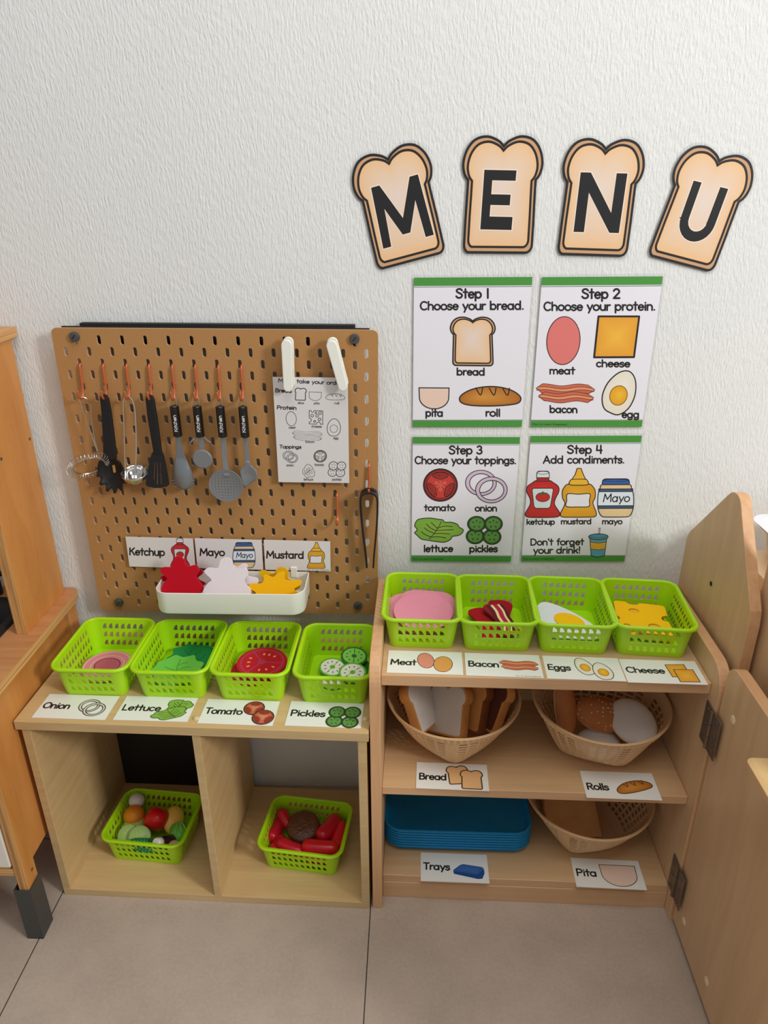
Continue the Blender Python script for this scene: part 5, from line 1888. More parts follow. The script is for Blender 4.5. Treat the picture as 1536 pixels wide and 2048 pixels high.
# ------------------------------------------------------------------ lime baskets
def lime_basket(name, label, group):
    """Origin at the centre of the base; 137 x 170 mm rim, 65 mm high."""
    root = thing(name, label, 'basket', group=group)
    H = 0.0635
    bw, bd, rw, rd = 0.112, 0.143, 0.131, 0.163

    def half(t):
        return (bw + (rw - bw) * t) / 2, (bd + (rd - bd) * t) / 2, 0.012 + 0.008 * t

    m = MB()
    vs = [0.0, 0.16, 0.345, 0.43, 0.615, 0.70, 0.885, 1.0]
    hole_rows = (1, 3, 5)

    def quad(f, a0, a1, v0, v1):
        m.add([f(a0, v0), f(a1, v0), f(a1, v1), f(a0, v1)], [(0, 1, 2, 3)])

    def wall(f, ncol, margin):
        us = [0.0]
        for i in range(ncol):
            c0 = margin + (1 - 2 * margin) * i / ncol
            wd = (1 - 2 * margin) / ncol
            us += [c0 + wd * .15, c0 + wd * .85]
        us.append(1.0)
        for j in range(len(vs) - 1):
            for i in range(len(us) - 1):
                if j in hole_rows and i % 2 == 1:
                    u0, u1, v0, v1 = us[i], us[i + 1], vs[j], vs[j + 1]
                    # quarter-round opening: square corner low on the left
                    e = 0.03
                    a0, b0 = u0 + (u1 - u0) * e, v0 + (v1 - v0) * e
                    ru, rv = (u1 - u0) * (1 - 2 * e), (v1 - v0) * (1 - 2 * e)
                    A = [(a0 + ru * math.cos(math.radians(t)), b0 + rv * math.sin(math.radians(t))) for t in (0, 22, 45, 68, 90)]
                    P0 = (a0, b0)
                    polys = [[(u0, v0), (u1, v0), A[0], P0], [(u0, v0), P0, A[4], (u0, v1)],
                             [(u1, v0), (u1, v1), A[2], A[1], A[0]], [(u1, v1), (u0, v1), A[4], A[3], A[2]]]
                    for pl in polys:
                        m.add([f(*q_) for q_ in pl], [tuple(range(len(pl)))])
                else:
                    quad(f, us[i], us[i + 1], vs[j], vs[j + 1])

    def side(ax):
        def f(u, v):
            hx, hy, r = half(v)
            if ax == 0: return (-hx + r + (2 * hx - 2 * r) * u, -hy, v * H)
            if ax == 1: return (hx, -hy + r + (2 * hy - 2 * r) * u, v * H)
            if ax == 2: return (hx - r - (2 * hx - 2 * r) * u, hy, v * H)
            return (-hx, hy - r - (2 * hy - 2 * r) * u, v * H)
        return f

    for ax in range(4):
        wall(side(ax), 7 if ax % 2 == 0 else 10, 0.03)
    for cxs, cys, a0 in ((1, -1, -90), (1, 1, 0), (-1, 1, 90), (-1, -1, 180)):
        def fc(u, v, cxs=cxs, cys=cys, a0=a0):
            hx, hy, r = half(v)
            a = math.radians(a0 + 90 * u)
            return (cxs * (hx - r) + r * math.cos(a), cys * (hy - r) + r * math.sin(a), v * H)
        us = [k / 6 for k in range(7)]
        for j in range(len(vs) - 1):
            for i in range(6):
                quad(fc, us[i], us[i + 1], vs[j], vs[j + 1])
    # base
    hx, hy, r = half(0)
    base = rrect(2 * hx, 2 * hy, r, 6)
    m.add([(x, y, 0.0) for x, y in base], [tuple(range(len(base)))])
    m.build('body', 'lime_plastic', root, solid=0.0016, offset=-1.0, weld=True)
    # rolled rim
    hx, hy, r = half(1)
    ring = rrect(2 * hx + 0.004, 2 * hy + 0.004, r + 0.002, 8)
    n = len(ring)
    sec = [(-0.0020, -0.0030), (-0.0020, 0.0008), (0.0, 0.0020), (0.0024, 0.0018), (0.0040, 0.0004), (0.0042, -0.0022), (0.0030, -0.0042), (0.0, -0.0046)]
    V = []
    for i in range(n):
        p0, p1 = Vector((*ring[i - 1], 0)), Vector((*ring[(i + 1) % n], 0))
        d = (p1 - p0).normalized()
        nn = Vector((d.y, -d.x, 0))
        for a, b_ in sec:
            V.append(Vector((ring[i][0], ring[i][1], H)) + nn * a + Vector((0, 0, b_)))
    k = len(sec)
    mm = MB()
    mm.add(V, [(i * k + a, ((i + 1) % n) * k + a, ((i + 1) % n) * k + (a + 1) % k, i * k + (a + 1) % k) for i in range(n) for a in range(k)])
    mm.build('rim', 'lime_plastic', root, smooth=True, angle=70)
    return root


BG = 'lime green plastic baskets'
BASKETS = [
    ('lime basket of pink onion rings at the left end of the cubby top', 0.0525, -0.1500, 0.4274, -1.5),
    ('lime basket of green felt lettuce leaves on the cubby top', 0.1955, -0.1545, 0.4274, -1.2),
    ('lime basket of red felt tomato slices on the cubby top', 0.3390, -0.1595, 0.4274, -2.0),
    ('lime basket of felt pickle slices at the right end of the cubby top', 0.4860, -0.1665, 0.4274, -1.6),
    ('lime basket of pink felt meat at the left end of the top shelf', 0.6420, -0.1300, 0.5204, -2.5),
    ('lime basket of felt bacon on the top shelf', 0.7740, -0.1375, 0.5204, -2.4),
    ('lime basket of felt fried eggs on the top shelf', 0.9075, -0.1440, 0.5204, -4.0),
    ('lime basket of yellow felt cheese at the right end of the top shelf', 1.0405, -0.1515, 0.5204, -5.4),
    ('lime basket of mixed toy vegetables in the left cubby compartment', 0.0930, -0.1700, 0.0164, 84.5),
    ('lime basket of red sausages and burger patty in the right cubby compartment', 0.4120, -0.1880, 0.0164, 82.5),
]
bk0 = None
for lab, x, y, z, rz in BASKETS:
    if bk0 is None:
        bk0 = lime_basket('basket', lab, BG)
        b_ = bk0
    else:
        b_ = copy_tree(bk0, label=lab)
    b_.location = (x, y, z)
    b_.rotation_euler = (0, 0, math.radians(rz))


# ------------------------------------------------------------------ felt food
def flat_food(name, label, fn, thick, loc, rot, cat, group):
    p = Print()
    fn(p, thick)
    o = p.build(name, 'felt')
    o.location = loc
    o.rotation_euler = rot
    return tag(o, label, cat, group)


def onion_fn(R, inner):
    def f(p, t):
        p.slab(ell(0, 0, R, R * .97, 36), 0, t, (226, 138, 146), (240, 196, 196))
        p.ribbon(ell(0, 0, R * .93, R * .9, 36), R * .03, (244, 206, 204), closed=True)
        p.ribbon(ell(0, 0, R * .66, R * .64, 36), R * .045, (238, 176, 180), closed=True)
        p.poly(ell(0, 0, R * .52, R * .46, 30), (198, 98, 116))
        if inner:
            p.ribbon(ell(0, 0, R * .52, R * .46, 30), R * .035, (96, 26, 46), closed=True)
    return f


OG = 'felt onion slices'
flat_food('onion_slice', 'pink felt onion slice at the bottom of the onion pile', onion_fn(0.0475, False), 0.0035, (0.042, -0.143, 0.4295), (0, 0, 0.2), 'felt food', OG)
flat_food('onion_slice', 'pink felt onion slice in the middle of the onion pile', onion_fn(0.0470, False), 0.0035, (0.046, -0.146, 0.4335), (0.01, 0.01, 0.8), 'felt food', OG)
flat_food('onion_slice', 'pink felt onion slice with dark ring on top of the onion pile', onion_fn(0.0460, True), 0.0035, (0.048, -0.150, 0.4378), (0.03, 0.02, -0.1), 'felt food', OG)


def leaf_outline(w, h, seed):
    rnd = random.Random(seed)
    pts = []
    n = 18
    for i in range(n):
        a = 2 * PI * i / n
        r = 1.0 + (0.07 if i % 2 else -0.07) + rnd.uniform(-.05, .05)
        pts.append((w * r * math.cos(a), h * r * math.sin(a)))
    return crom(pts, closed=True, n=4)


def leaf_fn(w, h, seed, col, vein):
    def f(p, t):
        p.slab(leaf_outline(w, h, seed), 0, t, col)
        for v in ([(-.1, -.8), (-.02, -.2), (0, .3), (.06, .7)], [(-.02, -.1), (.25, .1), (.5, .12)], [(-.03, -.1), (-.3, .1), (-.5, .25)], [(0, .3), (.2, .42), (.36, .44)], [(-.05, -.4), (.25, -.35), (.5, -.2)], [(-.06, -.4), (-.3, -.3), (-.52, -.1)]):
            p.ribbon(crom([(x * w, y * h) for x, y in v], n=3), w * .022, vein, up=(v[0] == (-.1, -.8)))
    return f


LG = 'felt lettuce leaves'
flat_food('lettuce_leaf', 'dark green felt lettuce leaf lying under the light green one', leaf_fn(0.050, 0.058, 3, (18, 128, 62), (14, 84, 44)), 0.003, (0.199, -0.134, 0.4335), (0.05, -0.05, -0.4), 'felt food', LG)
flat_food('lettuce_leaf', 'second dark green felt lettuce leaf at the basket back right', leaf_fn(0.048, 0.044, 5, (22, 136, 66), (14, 84, 44)), 0.003, (0.203, -0.122, 0.4385), (0.06, 0.04, 0.9), 'felt food', LG)
flat_food('lettuce_leaf', 'light green felt lettuce leaf on top of the dark leaves', leaf_fn(0.048, 0.040, 9, (112, 198, 72), (40, 116, 42)), 0.003, (0.186, -0.168, 0.4425), (0.09, -0.02, 0.1), 'felt food', LG)


def tomato_fn(R):
    def f(p, t):
        p.slab(ell(0, 0, R, R * .96, 40), 0, t, (196, 14, 34), (168, 10, 30))
        p.ribbon(ell(0, 0, R * .84, R * .80, 36), R * .085, (184, 52, 84), closed=True)
        p.poly(ell(0, 0, R * .17, R * .17, 18), (184, 52, 84))
        for a in (118, 230, -10):
            r = math.radians(a)
            p.ribbon([(0, 0), (R * .82 * math.cos(r), R * .80 * math.sin(r))], R * .075, (184, 52, 84), up=False)
        for a, q in ((60, .52), (34, .58), (84, .5), (150, .54), (178, .52), (205, .58), (262, .52), (292, .54), (322, .58)):
            r = math.radians(a)
            p.poly(ell(q * R * math.cos(r), q * R * math.sin(r), R * .075, R * .045, 10, r), (246, 152, 112), up=(a == 60))
    return f


TG = 'felt tomato slices'
flat_food('tomato_slice', 'red felt tomato slice at the bottom of the tomato pile', tomato_fn(0.0478), 0.0035, (0.330, -0.148, 0.4295), (0, 0, 1.0), 'felt food', TG)
flat_food('tomato_slice', 'red felt tomato slice second from the bottom of its pile', tomato_fn(0.0478), 0.0035, (0.336, -0.142, 0.4337), (0.0, 0.01, 2.0), 'felt food', TG)
flat_food('tomato_slice', 'red felt tomato slice second from the top of its pile', tomato_fn(0.0478), 0.0035, (0.340, -0.144, 0.4379), (0.01, 0.01, 0.6), 'felt food', TG)
flat_food('tomato_slice', 'red felt tomato slice with orange seeds on top of its pile', tomato_fn(0.0475), 0.0035, (0.341, -0.143, 0.4425), (0.03, 0.01, 0.1), 'felt food', TG)


def pickle_fn(face, rim, seed=(40, 70, 36)):
    R = 0.0258

    def f(p, t):
        p.slab(ell(0, 0, R, R * .97, 30), 0, t, rim, (84, 148, 48))
        p.poly(ell(0, 0, R * .85, R * .83, 28), face)
        p.poly(ell(0, 0, R * .2, R * .2, 12), rim)
        for a in (55, 235):
            r = math.radians(a)
            p.ribbon([(0, 0), (R * .8 * math.cos(r), R * .8 * math.sin(r))], R * .05, rim, up=False)
        for k in range(10):
            r = math.radians(20 + 36 * k)
            p.poly(ell(R * .55 * math.cos(r), R * .55 * math.sin(r), R * .085, R * .04, 8, r), seed, up=(k == 0))
    return f


KG = 'felt pickle slices'
WF, GF = (240, 238, 222), (136, 206, 88)
RIM, RIM2 = (104, 184, 56), (48, 116, 40)
for lab, face, rim, x, y, z, rx, ry, rz in (
        ('white-faced felt pickle slice under the others at the front left', WF, RIM, 0.481, -0.181, 0.4297, 0, 0, 0.4),
        ('dark green felt pickle slice under the others at the right', RIM2, RIM2, 0.522, -0.140, 0.4297, 0, 0, 0.9),
        ('white-faced felt pickle slice nearly hidden in the pile middle', WF, RIM, 0.504, -0.156, 0.4335, 0.02, 0.05, 1.9),
        ('white-faced felt pickle slice at the left of the pickle pile', WF, RIM, 0.475, -0.152, 0.4395, 0.12, 0.06, 0.1),
        ('white-faced felt pickle slice at the front right of the pickle pile', WF, RIM, 0.514, -0.172, 0.4425, 0.14, 0.04, -0.2),
        ('green-faced felt pickle slice at the back of the pickle pile', GF, RIM2, 0.514, -0.124, 0.4450, 0.16, 0.02, 0.6)):
    flat_food('pickle_slice', lab, pickle_fn(face, rim), 0.003, (x, y, z), (rx, ry, rz), 'felt food', KG)


def simple_fn(outline, col, side=None):
    return lambda p, t: p.slab(outline, 0, t, col, side)


MG = 'felt meat slices'
oval = ell(0, 0, 0.054, 0.050, 40)
half_o = rrect(0.104, 0.100, 0.030, 6)
PK = (234, 148, 168)
for k, (lab, x, y, z, rx, ry, rz) in enumerate((
        ('pink felt meat slice at the bottom of the meat pile', 0.640, -0.128, 0.5275, 0.02, 0.0, 0.2),
        ('pink felt meat slice second from the bottom of the meat pile', 0.643, -0.125, 0.5330, 0.06, 0.02, 0.9),
        ('pink felt meat slice in the middle of the meat pile', 0.640, -0.130, 0.5390, 0.10, -0.02, 0.3),
        ('pink felt meat slice second from the top, its left corner showing', 0.633, -0.122, 0.5465, 0.17, -0.02, 0.12),
        ('pink felt meat slice second from the top, its right corner showing', 0.651, -0.122, 0.5500, 0.18, 0.03, -0.10),
        ('pink felt meat slice lying on top of the meat pile', 0.644, -0.138, 0.5545, 0.20, 0.0, 0.0))):
    flat_food('meat_slice', lab, simple_fn(half_o if k in (3, 4) else oval, PK, (226, 136, 158)), 0.0032, (x, y, z), (rx, ry, rz), 'felt food', MG)

BAC = crom([(-.020, .042), (.004, .046), (.021, .034), (.017, .010), (.013, -.012), (.020, -.036), (.010, -.046), (-.014, -.044), (-.021, -.030), (-.014, -.008), (-.018, .014), (-.024, .030)], closed=True, n=4)


def bacon_fn(p, t):
    p.slab(BAC, 0, t, (150, 28, 44))
    for off, w, c in ((-.0125, .0075, (104, 26, 34)), (-.0055, .0050, (244, 222, 168)), (.0015, .0085, (186, 38, 62)), (.0080, .0048, (244, 222, 168)), (.0125, .0060, (98, 26, 34))):
        pts = crom([(off - .001 + .2 * 0, .040), (off + .002, .022), (off - .0005 + .001, .004), (off + .002, -.016), (off - .0035, -.034), (off - .004, -.041)], n=4)
        p.ribbon(pts, w, c, caps=False)


CG = 'felt bacon strips'
flat_food('bacon_strip', 'dark red felt bacon strip lying at the left of the bacon basket', simple_fn(BAC, (178, 14, 34)), 0.0035, (0.759, -0.138, 0.5300), (0.08, 0, 0.18), 'felt food', CG)
flat_food('bacon_strip', 'dark red felt bacon strip behind the striped one', simple_fn(BAC, (168, 12, 32)), 0.0035, (0.790, -0.118, 0.5330), (0.12, 0, -0.1), 'felt food', CG)
flat_food('bacon_strip', 'red cream and brown striped felt bacon strip on top', bacon_fn, 0.0035, (0.788, -0.140, 0.5395), (0.15, 0.03, 0.25), 'felt food', CG)

EGO = crom([(-.050, .036), (-.034, .050), (-.010, .040), (.018, .018), (.044, -.012), (.053, -.034), (.040, -.047), (.006, -.048), (-.030, -.044), (-.050, -.026), (-.056, .004)], closed=True, n=5)


def egg_fn(p, t):
    p.slab(EGO, 0, t, (226, 230, 234))
    p.slab(ell(.002, -.004, .028, .020, 30, -.50), t, t + 0.0016, (250, 196, 16), (232, 168, 16))


EG = 'felt fried eggs'
flat_food('fried_egg', 'white and yellow felt egg lying under the front egg', egg_fn, 0.003, (0.898, -0.136, 0.5335), (0.10, 0.02, 0.25), 'felt food', EG)
flat_food('fried_egg', 'white felt egg with yellow yolk on top of the egg basket', egg_fn, 0.003, (0.906, -0.144, 0.5400), (0.16, 0.02, 0.0), 'felt food', EG)


def cheese_outline(w, h):
    x, y = w / 2, h / 2
    return [(-x, -y)] + arc(-x * .35, -y, .010, .007, 180, 0, 6) + [(x, -y)] + [(x, -y * .2)] + arc(x, .004, .012, .009, 270, 90, 6) + [(x, y - .006)] + arc(x - .006, y - .006, .006, .006, 0, 90, 4) + arc(-x * .25, y, .012, .007, 0, -180, 6) + arc(-x + .006, y - .006, .006, .006, 90, 180, 4) + [(-x, .000)] + arc(-x, -.008, .006, .006, 90, -90, 6)


def cheese_fn(p, t):
    p.slab(cheese_outline(.092, .086), 0, t, (252, 196, 10), (232, 160, 10))
    for x, y, rx, ry in ((-.012, .018, .0095, .0062), (.018, -.022, .0105, .0075), (-.030, -.028, .007, .005)):
        p.poly(ell(x, y, rx, ry, 18), (176, 96, 8))
        p.poly(ell(x + .0004, y - .0016, rx * .93, ry * .80, 18), (240, 180, 40))


HG = 'felt cheese slices'
for lab, x, y, z, rx, ry, rz in (('yellow felt cheese slice at the bottom of the cheese pile', 1.038, -0.142, 0.5290, 0.03, 0.0, -0.12),
                                 ('yellow felt cheese slice in the middle of the cheese pile', 1.042, -0.140, 0.5360, 0.07, 0.0, 0.02),
                                 ('yellow felt cheese slice with holes on top of the cheese pile', 1.040, -0.142, 0.5430, 0.12, 0.04, -0.14)):
    flat_food('cheese_slice', lab, cheese_fn, 0.005, (x, y, z), (rx, ry, rz), 'felt food', HG)

# ------------------------------------------------------------------ woven round-rim baskets
def woven_basket(name, label, group):
    """Origin at the base centre; square base, round rim."""
    root = thing(name, label, 'basket', group=group)
    R, S, H = 0.124, 0.058, 0.100
    NS = 36

    def pos(a, t, rr=0.0):
        c, s_ = math.cos(a), math.sin(a)
        n_ = 7.0
        sq = S / ((abs(c) ** n_ + abs(s_) ** n_) ** (1 / n_))
        k = t ** 0.72
        r = sq + (R - sq) * k + rr
        return (r * c, r * s_, t * H)

    m = MB()
    # sectors: ribs and openings; finer near the square corners
    us = []
    for i in range(NS):
        a = 2 * PI * (i - .5) / NS
        wd = 2 * PI / NS
        us += [a + wd * .14, a + wd * .86]
    vs = [0.0, .06]
    rows = 8
    for j in range(rows):
        v0 = .09 + (.80 - .09) * j / rows
        hh = (.80 - .09) / rows
        vs += [v0 + hh * .36, v0 + hh * .94]
    vs += [.84]
    m.grid(lambda u, v: pos(u, v), us, vs, skip=lambda i, j: i % 2 == 0 and j >= 2 and j % 2 == 0 and j < 2 + 2 * rows and (i // 2) % 9 != 4, closed=True)
    base = [pos(u, 0.0) for u in us]
    m.add(base, [tuple(range(len(base)))])
    m.build('weave', 'basket_beige', root, solid=0.0013, offset=0.0, weld=True)
    mm = MB()
    n = 280
    V = []
    for i in range(n):
        a = 2 * PI * i / n
        bump = 0.0022 if i % 4 < 2 else 0.0
        sec = [(-.0012, .835), (.0012 + bump, .835), (.0016 + bump, .88), (.0020 + bump, .955), (.0034, .965), (.0040, .985), (.0026, 1.0), (-.0008, 1.0), (-.0012, .96)]
        for rr, t in sec: V.append(pos(a, t, rr))
    k = 9
    mm.add(V, [(i * k + b, ((i + 1) % n) * k + b, ((i + 1) % n) * k + (b + 1) % k, i * k + (b + 1) % k) for i in range(n) for b in range(k)])
    mm.build('rim', 'basket_beige', root, smooth=True, angle=35)
    return root


WG = 'round woven-look baskets'
wb = woven_basket('woven_basket', 'beige woven basket holding white bread slices on the middle shelf', WG)
wb.location = (0.7040, -0.1500, 0.2812); wb.rotation_euler = (0, 0, math.radians(45))
w2 = copy_tree(wb, label='beige woven basket holding rolls and buns on the middle shelf'); w2.location = (0.9800, -0.1600, 0.2812); w2.rotation_euler = (0, 0, math.radians(-20))
w3 = copy_tree(wb, label='beige woven basket holding plush pita on the bottom shelf'); w3.location = (0.9800, -0.1620, 0.0592); w3.rotation_euler = (0, 0, math.radians(14))


def puffy(outline, prof, mi_of, centre=(0, 0)):
    """A cushion: outline rings inset along prof = [(inset scale, height)], closed by fans."""
    m = MB()
    n = len(outline)
    V = []
    for sc, z in prof:
        V += [(centre[0] + (x - centre[0]) * sc, centre[1] + (y - centre[1]) * sc, z) for x, y in outline]
    F, M = [], []
    for l in range(len(prof) - 1):
        for i in range(n):
            j = (i + 1) % n
            F.append((l * n + i, l * n + j, (l + 1) * n + j, (l + 1) * n + i)); M.append(mi_of(l))
    F.append(tuple(range(n - 1, -1, -1))); M.append(mi_of(0))
    F.append(tuple((len(prof) - 1) * n + i for i in range(n))); M.append(mi_of(len(prof) - 2))
    m.add(V, F, M)
    return m


def bread_slice(label, group, mats):
    w, h = 0.098, 0.098
    ol = [(x * w, y * h) for x, y in LOAF][::2]
    crust = puffy(ol, [(.93, -.0125), (.985, -.0115), (1.0, -.008), (1.0, .008), (.985, .0115), (.93, .0125)], lambda l: 0)
    root = crust.build('bread_slice', mats[0], smooth=True)
    tag(root, label, 'plush food', group)
    for s_ in (-1, 1):
        prof = [(.93, .0118 * s_), (.90, .0140 * s_), (.75, .0155 * s_), (.4, .0165 * s_), (.1, .0168 * s_)]
        c = puffy(ol, prof, lambda l: 0)
        c.build('crumb', mats[1], root, smooth=True)
    return root


def orient(o, loc, normal, up):
    """Local z (the slice face) along normal, local y as near to up as possible."""
    z = Vector(normal).normalized()
    y = Vector(up); y = (y - z * y.dot(z)).normalized()
    x = y.cross(z)
    o.rotation_euler = Matrix((x, y, z)).transposed().to_euler()
    o.location = loc


BRG = 'plush bread slices'
s1 = bread_slice('white plush bread slice leaning at the left of the bread basket', BRG, ('plush_crust', 'plush_white'))
orient(s1, (0.640, -0.158, 0.364), (0.82, -0.30, 0.48), (-0.35, 0.45, 0.85))
s2 = copy_tree(s1, label='white plush bread slice second from the left, facing left'); orient(s2, (0.696, -0.160, 0.352), (-0.70, -0.52, 0.48), (0.10, 0.55, 0.80))
s3 = bread_slice('brown plush bread slice in the middle of the bread basket', BRG, ('plush_brown', 'plush_crust'))
orient(s3, (0.736, -0.146, 0.356), (-0.72, -0.50, 0.46), (0.2, 0.5, 0.85))
s4 = bread_slice('dark plush bread slice with tan crust at the right of its basket', BRG, ('plush_crust', 'plush_dark')); orient(s4, (0.774, -0.146, 0.362), (-0.76, -0.42, 0.50), (0.40, 0.40, 0.8))
for s_ in (s1, s2, s3, s4): s_.scale = (1, 1, 0.78)


def bun(label, group, r, mats, seeds=0, flat=0.45):
    m = MB()
    m.ellipsoid((0, 0, 0), r, 28, 16, fn=lambda p: Vector((p.x, p.y, p.z if p.z > 0 else p.z * 0.05)))
    root = m.build('bun', mats[0], smooth=True)
    tag(root, label, 'plush food', group)
    m = MB()
    m.ellipsoid((0, 0, 0), (r[0] * .985, r[1] * .985, r[2]), 28, 14, fn=lambda p: Vector((p.x, p.y, p.z * flat if p.z < 0 else p.z * 0.02)))
    m.build('underside', mats[1], root, smooth=True)
    if seeds:
        rnd = random.Random(5)
        for _ in range(seeds):
            a, t = rnd.uniform(0, 2 * PI), math.acos(rnd.uniform(.25, 1))
            nrm = Vector((math.sin(t) * math.cos(a), math.sin(t) * math.sin(a), math.cos(t)))
            p = Vector((nrm.x * r[0], nrm.y * r[1], nrm.z * r[2]))
            s_ = MB(); s_.ellipsoid((0, 0, 0), (0.0019, 0.0011, 0.0007), 8, 6, M=nrm.to_track_quat('Z', 'Y').to_matrix().to_4x4() @ Matrix.Rotation(rnd.uniform(0, 3), 4, 'Z'))
            o = s_.build('sesame_seed', 'seed_white', root, smooth=True); o.location = p
    return root


RG = 'plush rolls'
b1 = bun('brown plush hot dog bun standing at the left of the rolls basket', RG, (0.024, 0.058, 0.024), ('plush_bun', 'plush_white'))
orient(b1, (0.912, -0.160, 0.362), (0.60, -0.62, 0.50), (0.0, 0.55, 0.85))
b2 = bun('plush bun with white sesame seeds in the rolls basket', RG, (0.048, 0.035, 0.029), ('plush_bun', 'plush_white'), 44, .55)
orient(b2, (0.977, -0.172, 0.352), (0.12, -0.40, 0.90), (0.25, 0.9, 0.4))
b3 = bun('plush bun lying with its white underside up at the right', RG, (0.040, 0.048, 0.028), ('plush_bun', 'plush_white'), 0, .6)
orient(b3, (1.032, -0.198, 0.358), (0.10, 0.50, -0.85), (-0.5, 0.75, 0.4))
b4 = bun('white plush bun half low at the front of the rolls basket', RG, (0.042, 0.036, 0.020), ('plush_white', 'plush_white'), 0, .5)
orient(b4, (0.972, -0.205, 0.312), (0.0, -0.12, 0.99), (0, 1, 0))

# plush pita pocket
pt = [(a * 0.120, b_ * 0.108) for a, b_ in HALF_DISC]
pm = puffy(pt, [(.93, -.008), (.985, -.006), (1.0, 0), (.985, .006), (.93, .008), (.6, .0105), (.2, .0115)], lambda l: 0).build('pita', 'plush_pita', smooth=True)
tag(pm, 'tan plush pita pocket standing at the left of the lower basket', 'plush food', 'plush pitas')
orient(pm, (0.944, -0.172, 0.120), (0.10, -0.66, 0.74), (0.98, 0.10, 0.05))
pm2 = copy_tree(pm, label='tan plush pita behind the front pita in the lower basket')
orient(pm2, (0.942, -0.132, 0.126), (0.14, -0.70, 0.70), (0.97, 0.16, 0.10))

# ------------------------------------------------------------------ blue trays
def tray_mesh():
    m = MB()
    W, D = 0.292, 0.205
    rings = []
    for ins, z in ((.014, 0.0), (.010, .0008), (.0062, .010), (.0050, .0142), (.0008, .0146), (0, .0164), (.0008, .0184), (.0030, .0190), (.0070, .0130), (.0115, .0038), (.017, .0028)):
        rings.append([(x, y, z) for x, y in rrect(W - 2 * ins, D - 2 * ins, 0.036 - ins * .7, 7)])
    n = len(rings[0])
    m.add([p for r in rings for p in r], [(i * n + k, i * n + (k + 1) % n, (i + 1) * n + (k + 1) % n, (i + 1) * n + k) for i in range(len(rings) - 1) for k in range(n)] + [tuple(range(n - 1, -1, -1)), tuple((len(rings) - 1) * n + k for k in range(n))])
    return m


t0 = None
ORD = ['lowest', 'second lowest', 'third lowest', 'middle', 'third highest', 'second highest', 'topmost']
for k in range(7):
    lab = 'blue plastic tray, ' + ORD[k] + ' of the stack on the bottom shelf'
    if t0 is None:
        t0 = tray_mesh().build('tray', 'tray_blue', smooth=True, angle=50)
        o = tag(t0, lab, 'tray', 'stacked blue trays')
    else:
        o = copy_tree(t0, label=lab)
    o.location = (0.7185, -0.1330, 0.0584 + 0.0066 * k)
    o.rotation_euler = (0, 0, math.radians(-1.2))

# ------------------------------------------------------------------ toy food in the lower baskets
VG = 'toy vegetables in the lower left basket'


def blob(name, label, r, mat, loc, rot=(0, 0, 0), group=VG, fn=None, nu=24, nv=16, cat='toy food'):
    m = MB(); m.ellipsoid((0, 0, 0), r, nu, nv, fn=fn)
    o = m.build(name, mat, smooth=True, angle=80)
    o.location = loc; o.rotation_euler = rot
    return tag(o, label, cat, group)


o = blob('mushroom', 'white toy mushroom at the back left of the vegetables', (0.0165, 0.0165, 0.0150), 'toy_white', (0.0405, -0.121, 0.072), (0.3, 0.2, 0))
m = MB(); m.tube([(0, 0, -0.006), (0.001, 0, -0.020)], [0.006, 0.007], 12); m.build('stem', 'toy_white', o, smooth=True)
blob('orange', 'orange toy fruit behind the pale lettuce in the vegetable basket', (0.0215, 0.0215, 0.0205), 'toy_orange', (0.043, -0.150, 0.061))


def wavyfn(k, amp):
    return lambda p: p * (1 + amp * math.sin(k * math.atan2(p.y, p.x)) * (1 - abs(p.z) / (p.length + 1e-6)))


o = blob('toy_lettuce', 'pale green toy lettuce under the orange', (0.027, 0.024, 0.014), 'toy_pale_green', (0.049, -0.168, 0.046), (0.5, 0, 0.3), fn=wavyfn(9, .06))


def cucumber(label, loc, rot):
    m = MB(); m.lathe([(0.0200, -.0035), (0.0218, -.002), (0.0218, .002), (0.0200, .0035)], 32)
    o = m.build('cucumber_slice', 'toy_pale_green', smooth=True)
    o.location = loc; o.rotation_euler = rot
    tag(o, label, 'toy food', VG)
    m = MB()
    for a in (0, 120, 240):
        r = math.radians(a)
        for d in (-.28, .28):
            m.ellipsoid((0.0115 * math.cos(r + d), 0.0115 * math.sin(r + d), .0034), (.0034, .0016, .0010), 8, 6, M=Matrix.Rotation(r + d, 4, 'Z'))
    m.build('seeds', 'toy_pale_green', o, smooth=True)
    return o


cucumber('pale green toy cucumber slice at the left front', (0.047, -0.197, 0.054), (0.75, -0.1, 0.2))
cucumber('pale green toy cucumber slice leaning on the left one', (0.073, -0.203, 0.058), (0.72, 0.1, 0.1))
o = blob('bell_pepper', 'red toy pepper in the middle of the vegetable basket', (0.026, 0.024, 0.038), 'toy_red', (0.093, -0.158, 0.060), (0.75, 0.25, 0.3), fn=wavyfn(4, .10))
o = blob('mango', 'yellow toy fruit half right of the red pepper', (0.022, 0.029, 0.013), 'toy_yellow', (0.128, -0.155, 0.054), (0.55, 0.5, 0.3))
t = thing('sauce_bottle', 'dark toy bottle with white cap lying among the vegetables', 'toy food', (0.131, -0.216, 0.062), 0, VG)
t.rotation_euler = (0.75, -0.62, 0.0)
m = MB(); m.lathe([(.010, -.022), (.0115, -.020), (.0115, .004), (.009, .012), (.0075, .016)], 20); m.build('bottle', 'toy_sauce', t, smooth=True)
m = MB(); m.lathe([(.0088, .0145), (.0095, .0155), (.0095, .027), (.0085, .029)], 20); m.build('cap', 'toy_white', t, smooth=True)
o = blob('cabbage', 'bright green toy cabbage at the right of the vegetables', (0.020, 0.024, 0.019), 'toy_leaf_green', (0.147, -0.185, 0.050), (0.2, 0.2, 0.4), fn=wavyfn(6, .05))
m = MB()
for k in range(3):
    a = .7 * k - .6
    m.tube(crom([(0.020 * math.sin(a), -0.016, 0.006), (0.016 * math.sin(a), -0.006, 0.0185), (0.006 * math.sin(a), 0.012, 0.019)], n=4), 0.0011, 6)
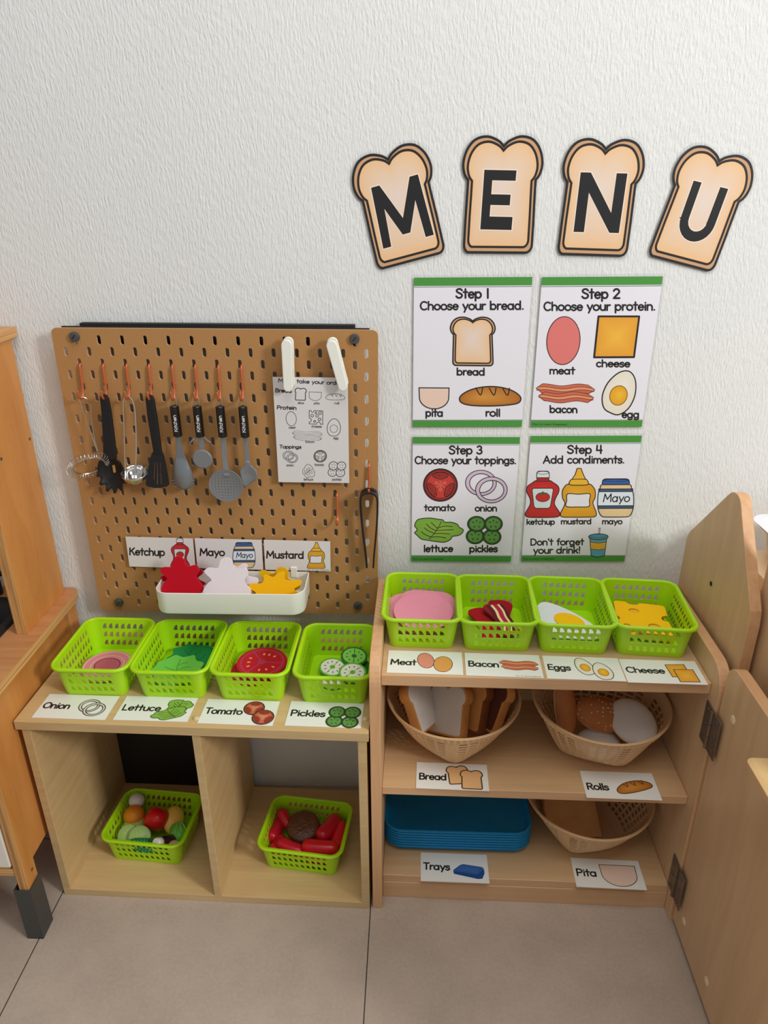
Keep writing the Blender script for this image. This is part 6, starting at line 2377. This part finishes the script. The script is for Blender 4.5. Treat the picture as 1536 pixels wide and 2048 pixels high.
m.build('veins', 'toy_pale_green', o, smooth=True)
gm = MB()
for i in range(6):
    for j in range(10):
        u = -.030 + .060 * j / 9
        a = PI * i / 5
        rr = .0105 * math.sqrt(max(.05, 1 - (u / .034) ** 2))
        gm.ellipsoid((u, -rr * math.cos(a), rr * math.sin(a)), (.0040, .0036, .0036), 8, 6)
gm.ellipsoid((0, 0, 0), (.033, .0105, .0105), 16, 10)
o = gm.build('corn_cob', 'toy_deep_green', smooth=True); o.location = (0.091, -0.2215, 0.056); o.rotation_euler = (0.2, 0.05, -0.1)
tag(o, 'deep green bumpy toy vegetable at the front of the basket', 'toy food', VG)
blob('potato', 'beige toy potato in the front right corner of the vegetables', (0.014, 0.013, 0.012), 'toy_potato', (0.149, -0.224, 0.056))

SG = 'red toy sausages'


def sausage(label, loc, rz, length=0.060, r=0.0125, bend=0.25, tilt=0.0, mat='toy_red'):
    m = MB()
    pts, rad = [], []
    N = 18
    for k in range(N + 1):
        u = -1 + 2 * k / N
        pts.append((u * length / 2, bend * length * (u * u - .4) * .35, 0))
        rad.append(r * max(0.02, (1 - abs(u) ** 7) ** .5))
    m.tube(pts, rad, 14)
    o = m.build('sausage', mat, smooth=True, angle=80)
    o.location = loc; o.rotation_euler = (0, tilt, rz)
    return tag(o, label, 'toy food', SG)


m = MB(); m.lathe([(.0005, -.0085), (.030, -.0085), (.0335, -.005), (.0345, 0), (.0325, .0055), (.027, .0085), (.012, .0098), (.0005, .0100)], 40, caps=False)
o = m.build('burger_patty', 'toy_brown', smooth=True, angle=80); o.location = (0.403, -0.172, 0.0575); o.rotation_euler = (0.34, -0.12, 0.3)
tag(o, 'brown toy burger patty in the middle of the red sausages', 'toy food', 'toy burger patty')
sausage('red toy sausage poking up at the back left of its basket', (0.361, -0.148, 0.055), -0.9, 0.0437, 0.0123, .1, 0.45, 'toy_crimson')
sausage('red toy sausage standing along the left side of the basket', (0.343, -0.170, 0.047), 1.35, 0.0582, 0.0140, .3, 0.1, 'toy_crimson')
sausage('red toy sausage lying low in the front left corner', (0.352, -0.202, 0.038), 1.3, 0.0458, 0.0140, .2, 0.0, 'toy_crimson')
sausage('pinkish red toy sausage front left of the patty', (0.382, -0.216, 0.049), -0.35, 0.0582, 0.0140, .2, 0.1, 'toy_crimson')
sausage('bright red toy sausage across the front right of the basket', (0.443, -0.222, 0.057), -0.08, 0.0770, 0.0151, .12, 0.0)
sausage('red toy sausage under the bright front one', (0.440, -0.232, 0.037), -0.13, 0.0686, 0.0140, .1, 0.0)
sausage('red toy sausage slanting right behind the bright front one', (0.455, -0.172, 0.055), 1.05, 0.0686, 0.0168, .25, 0.05, 'toy_crimson')
sausage('red toy sausage along the right side of the basket', (0.479, -0.190, 0.054), 1.36, 0.0645, 0.0140, .12, -0.05)
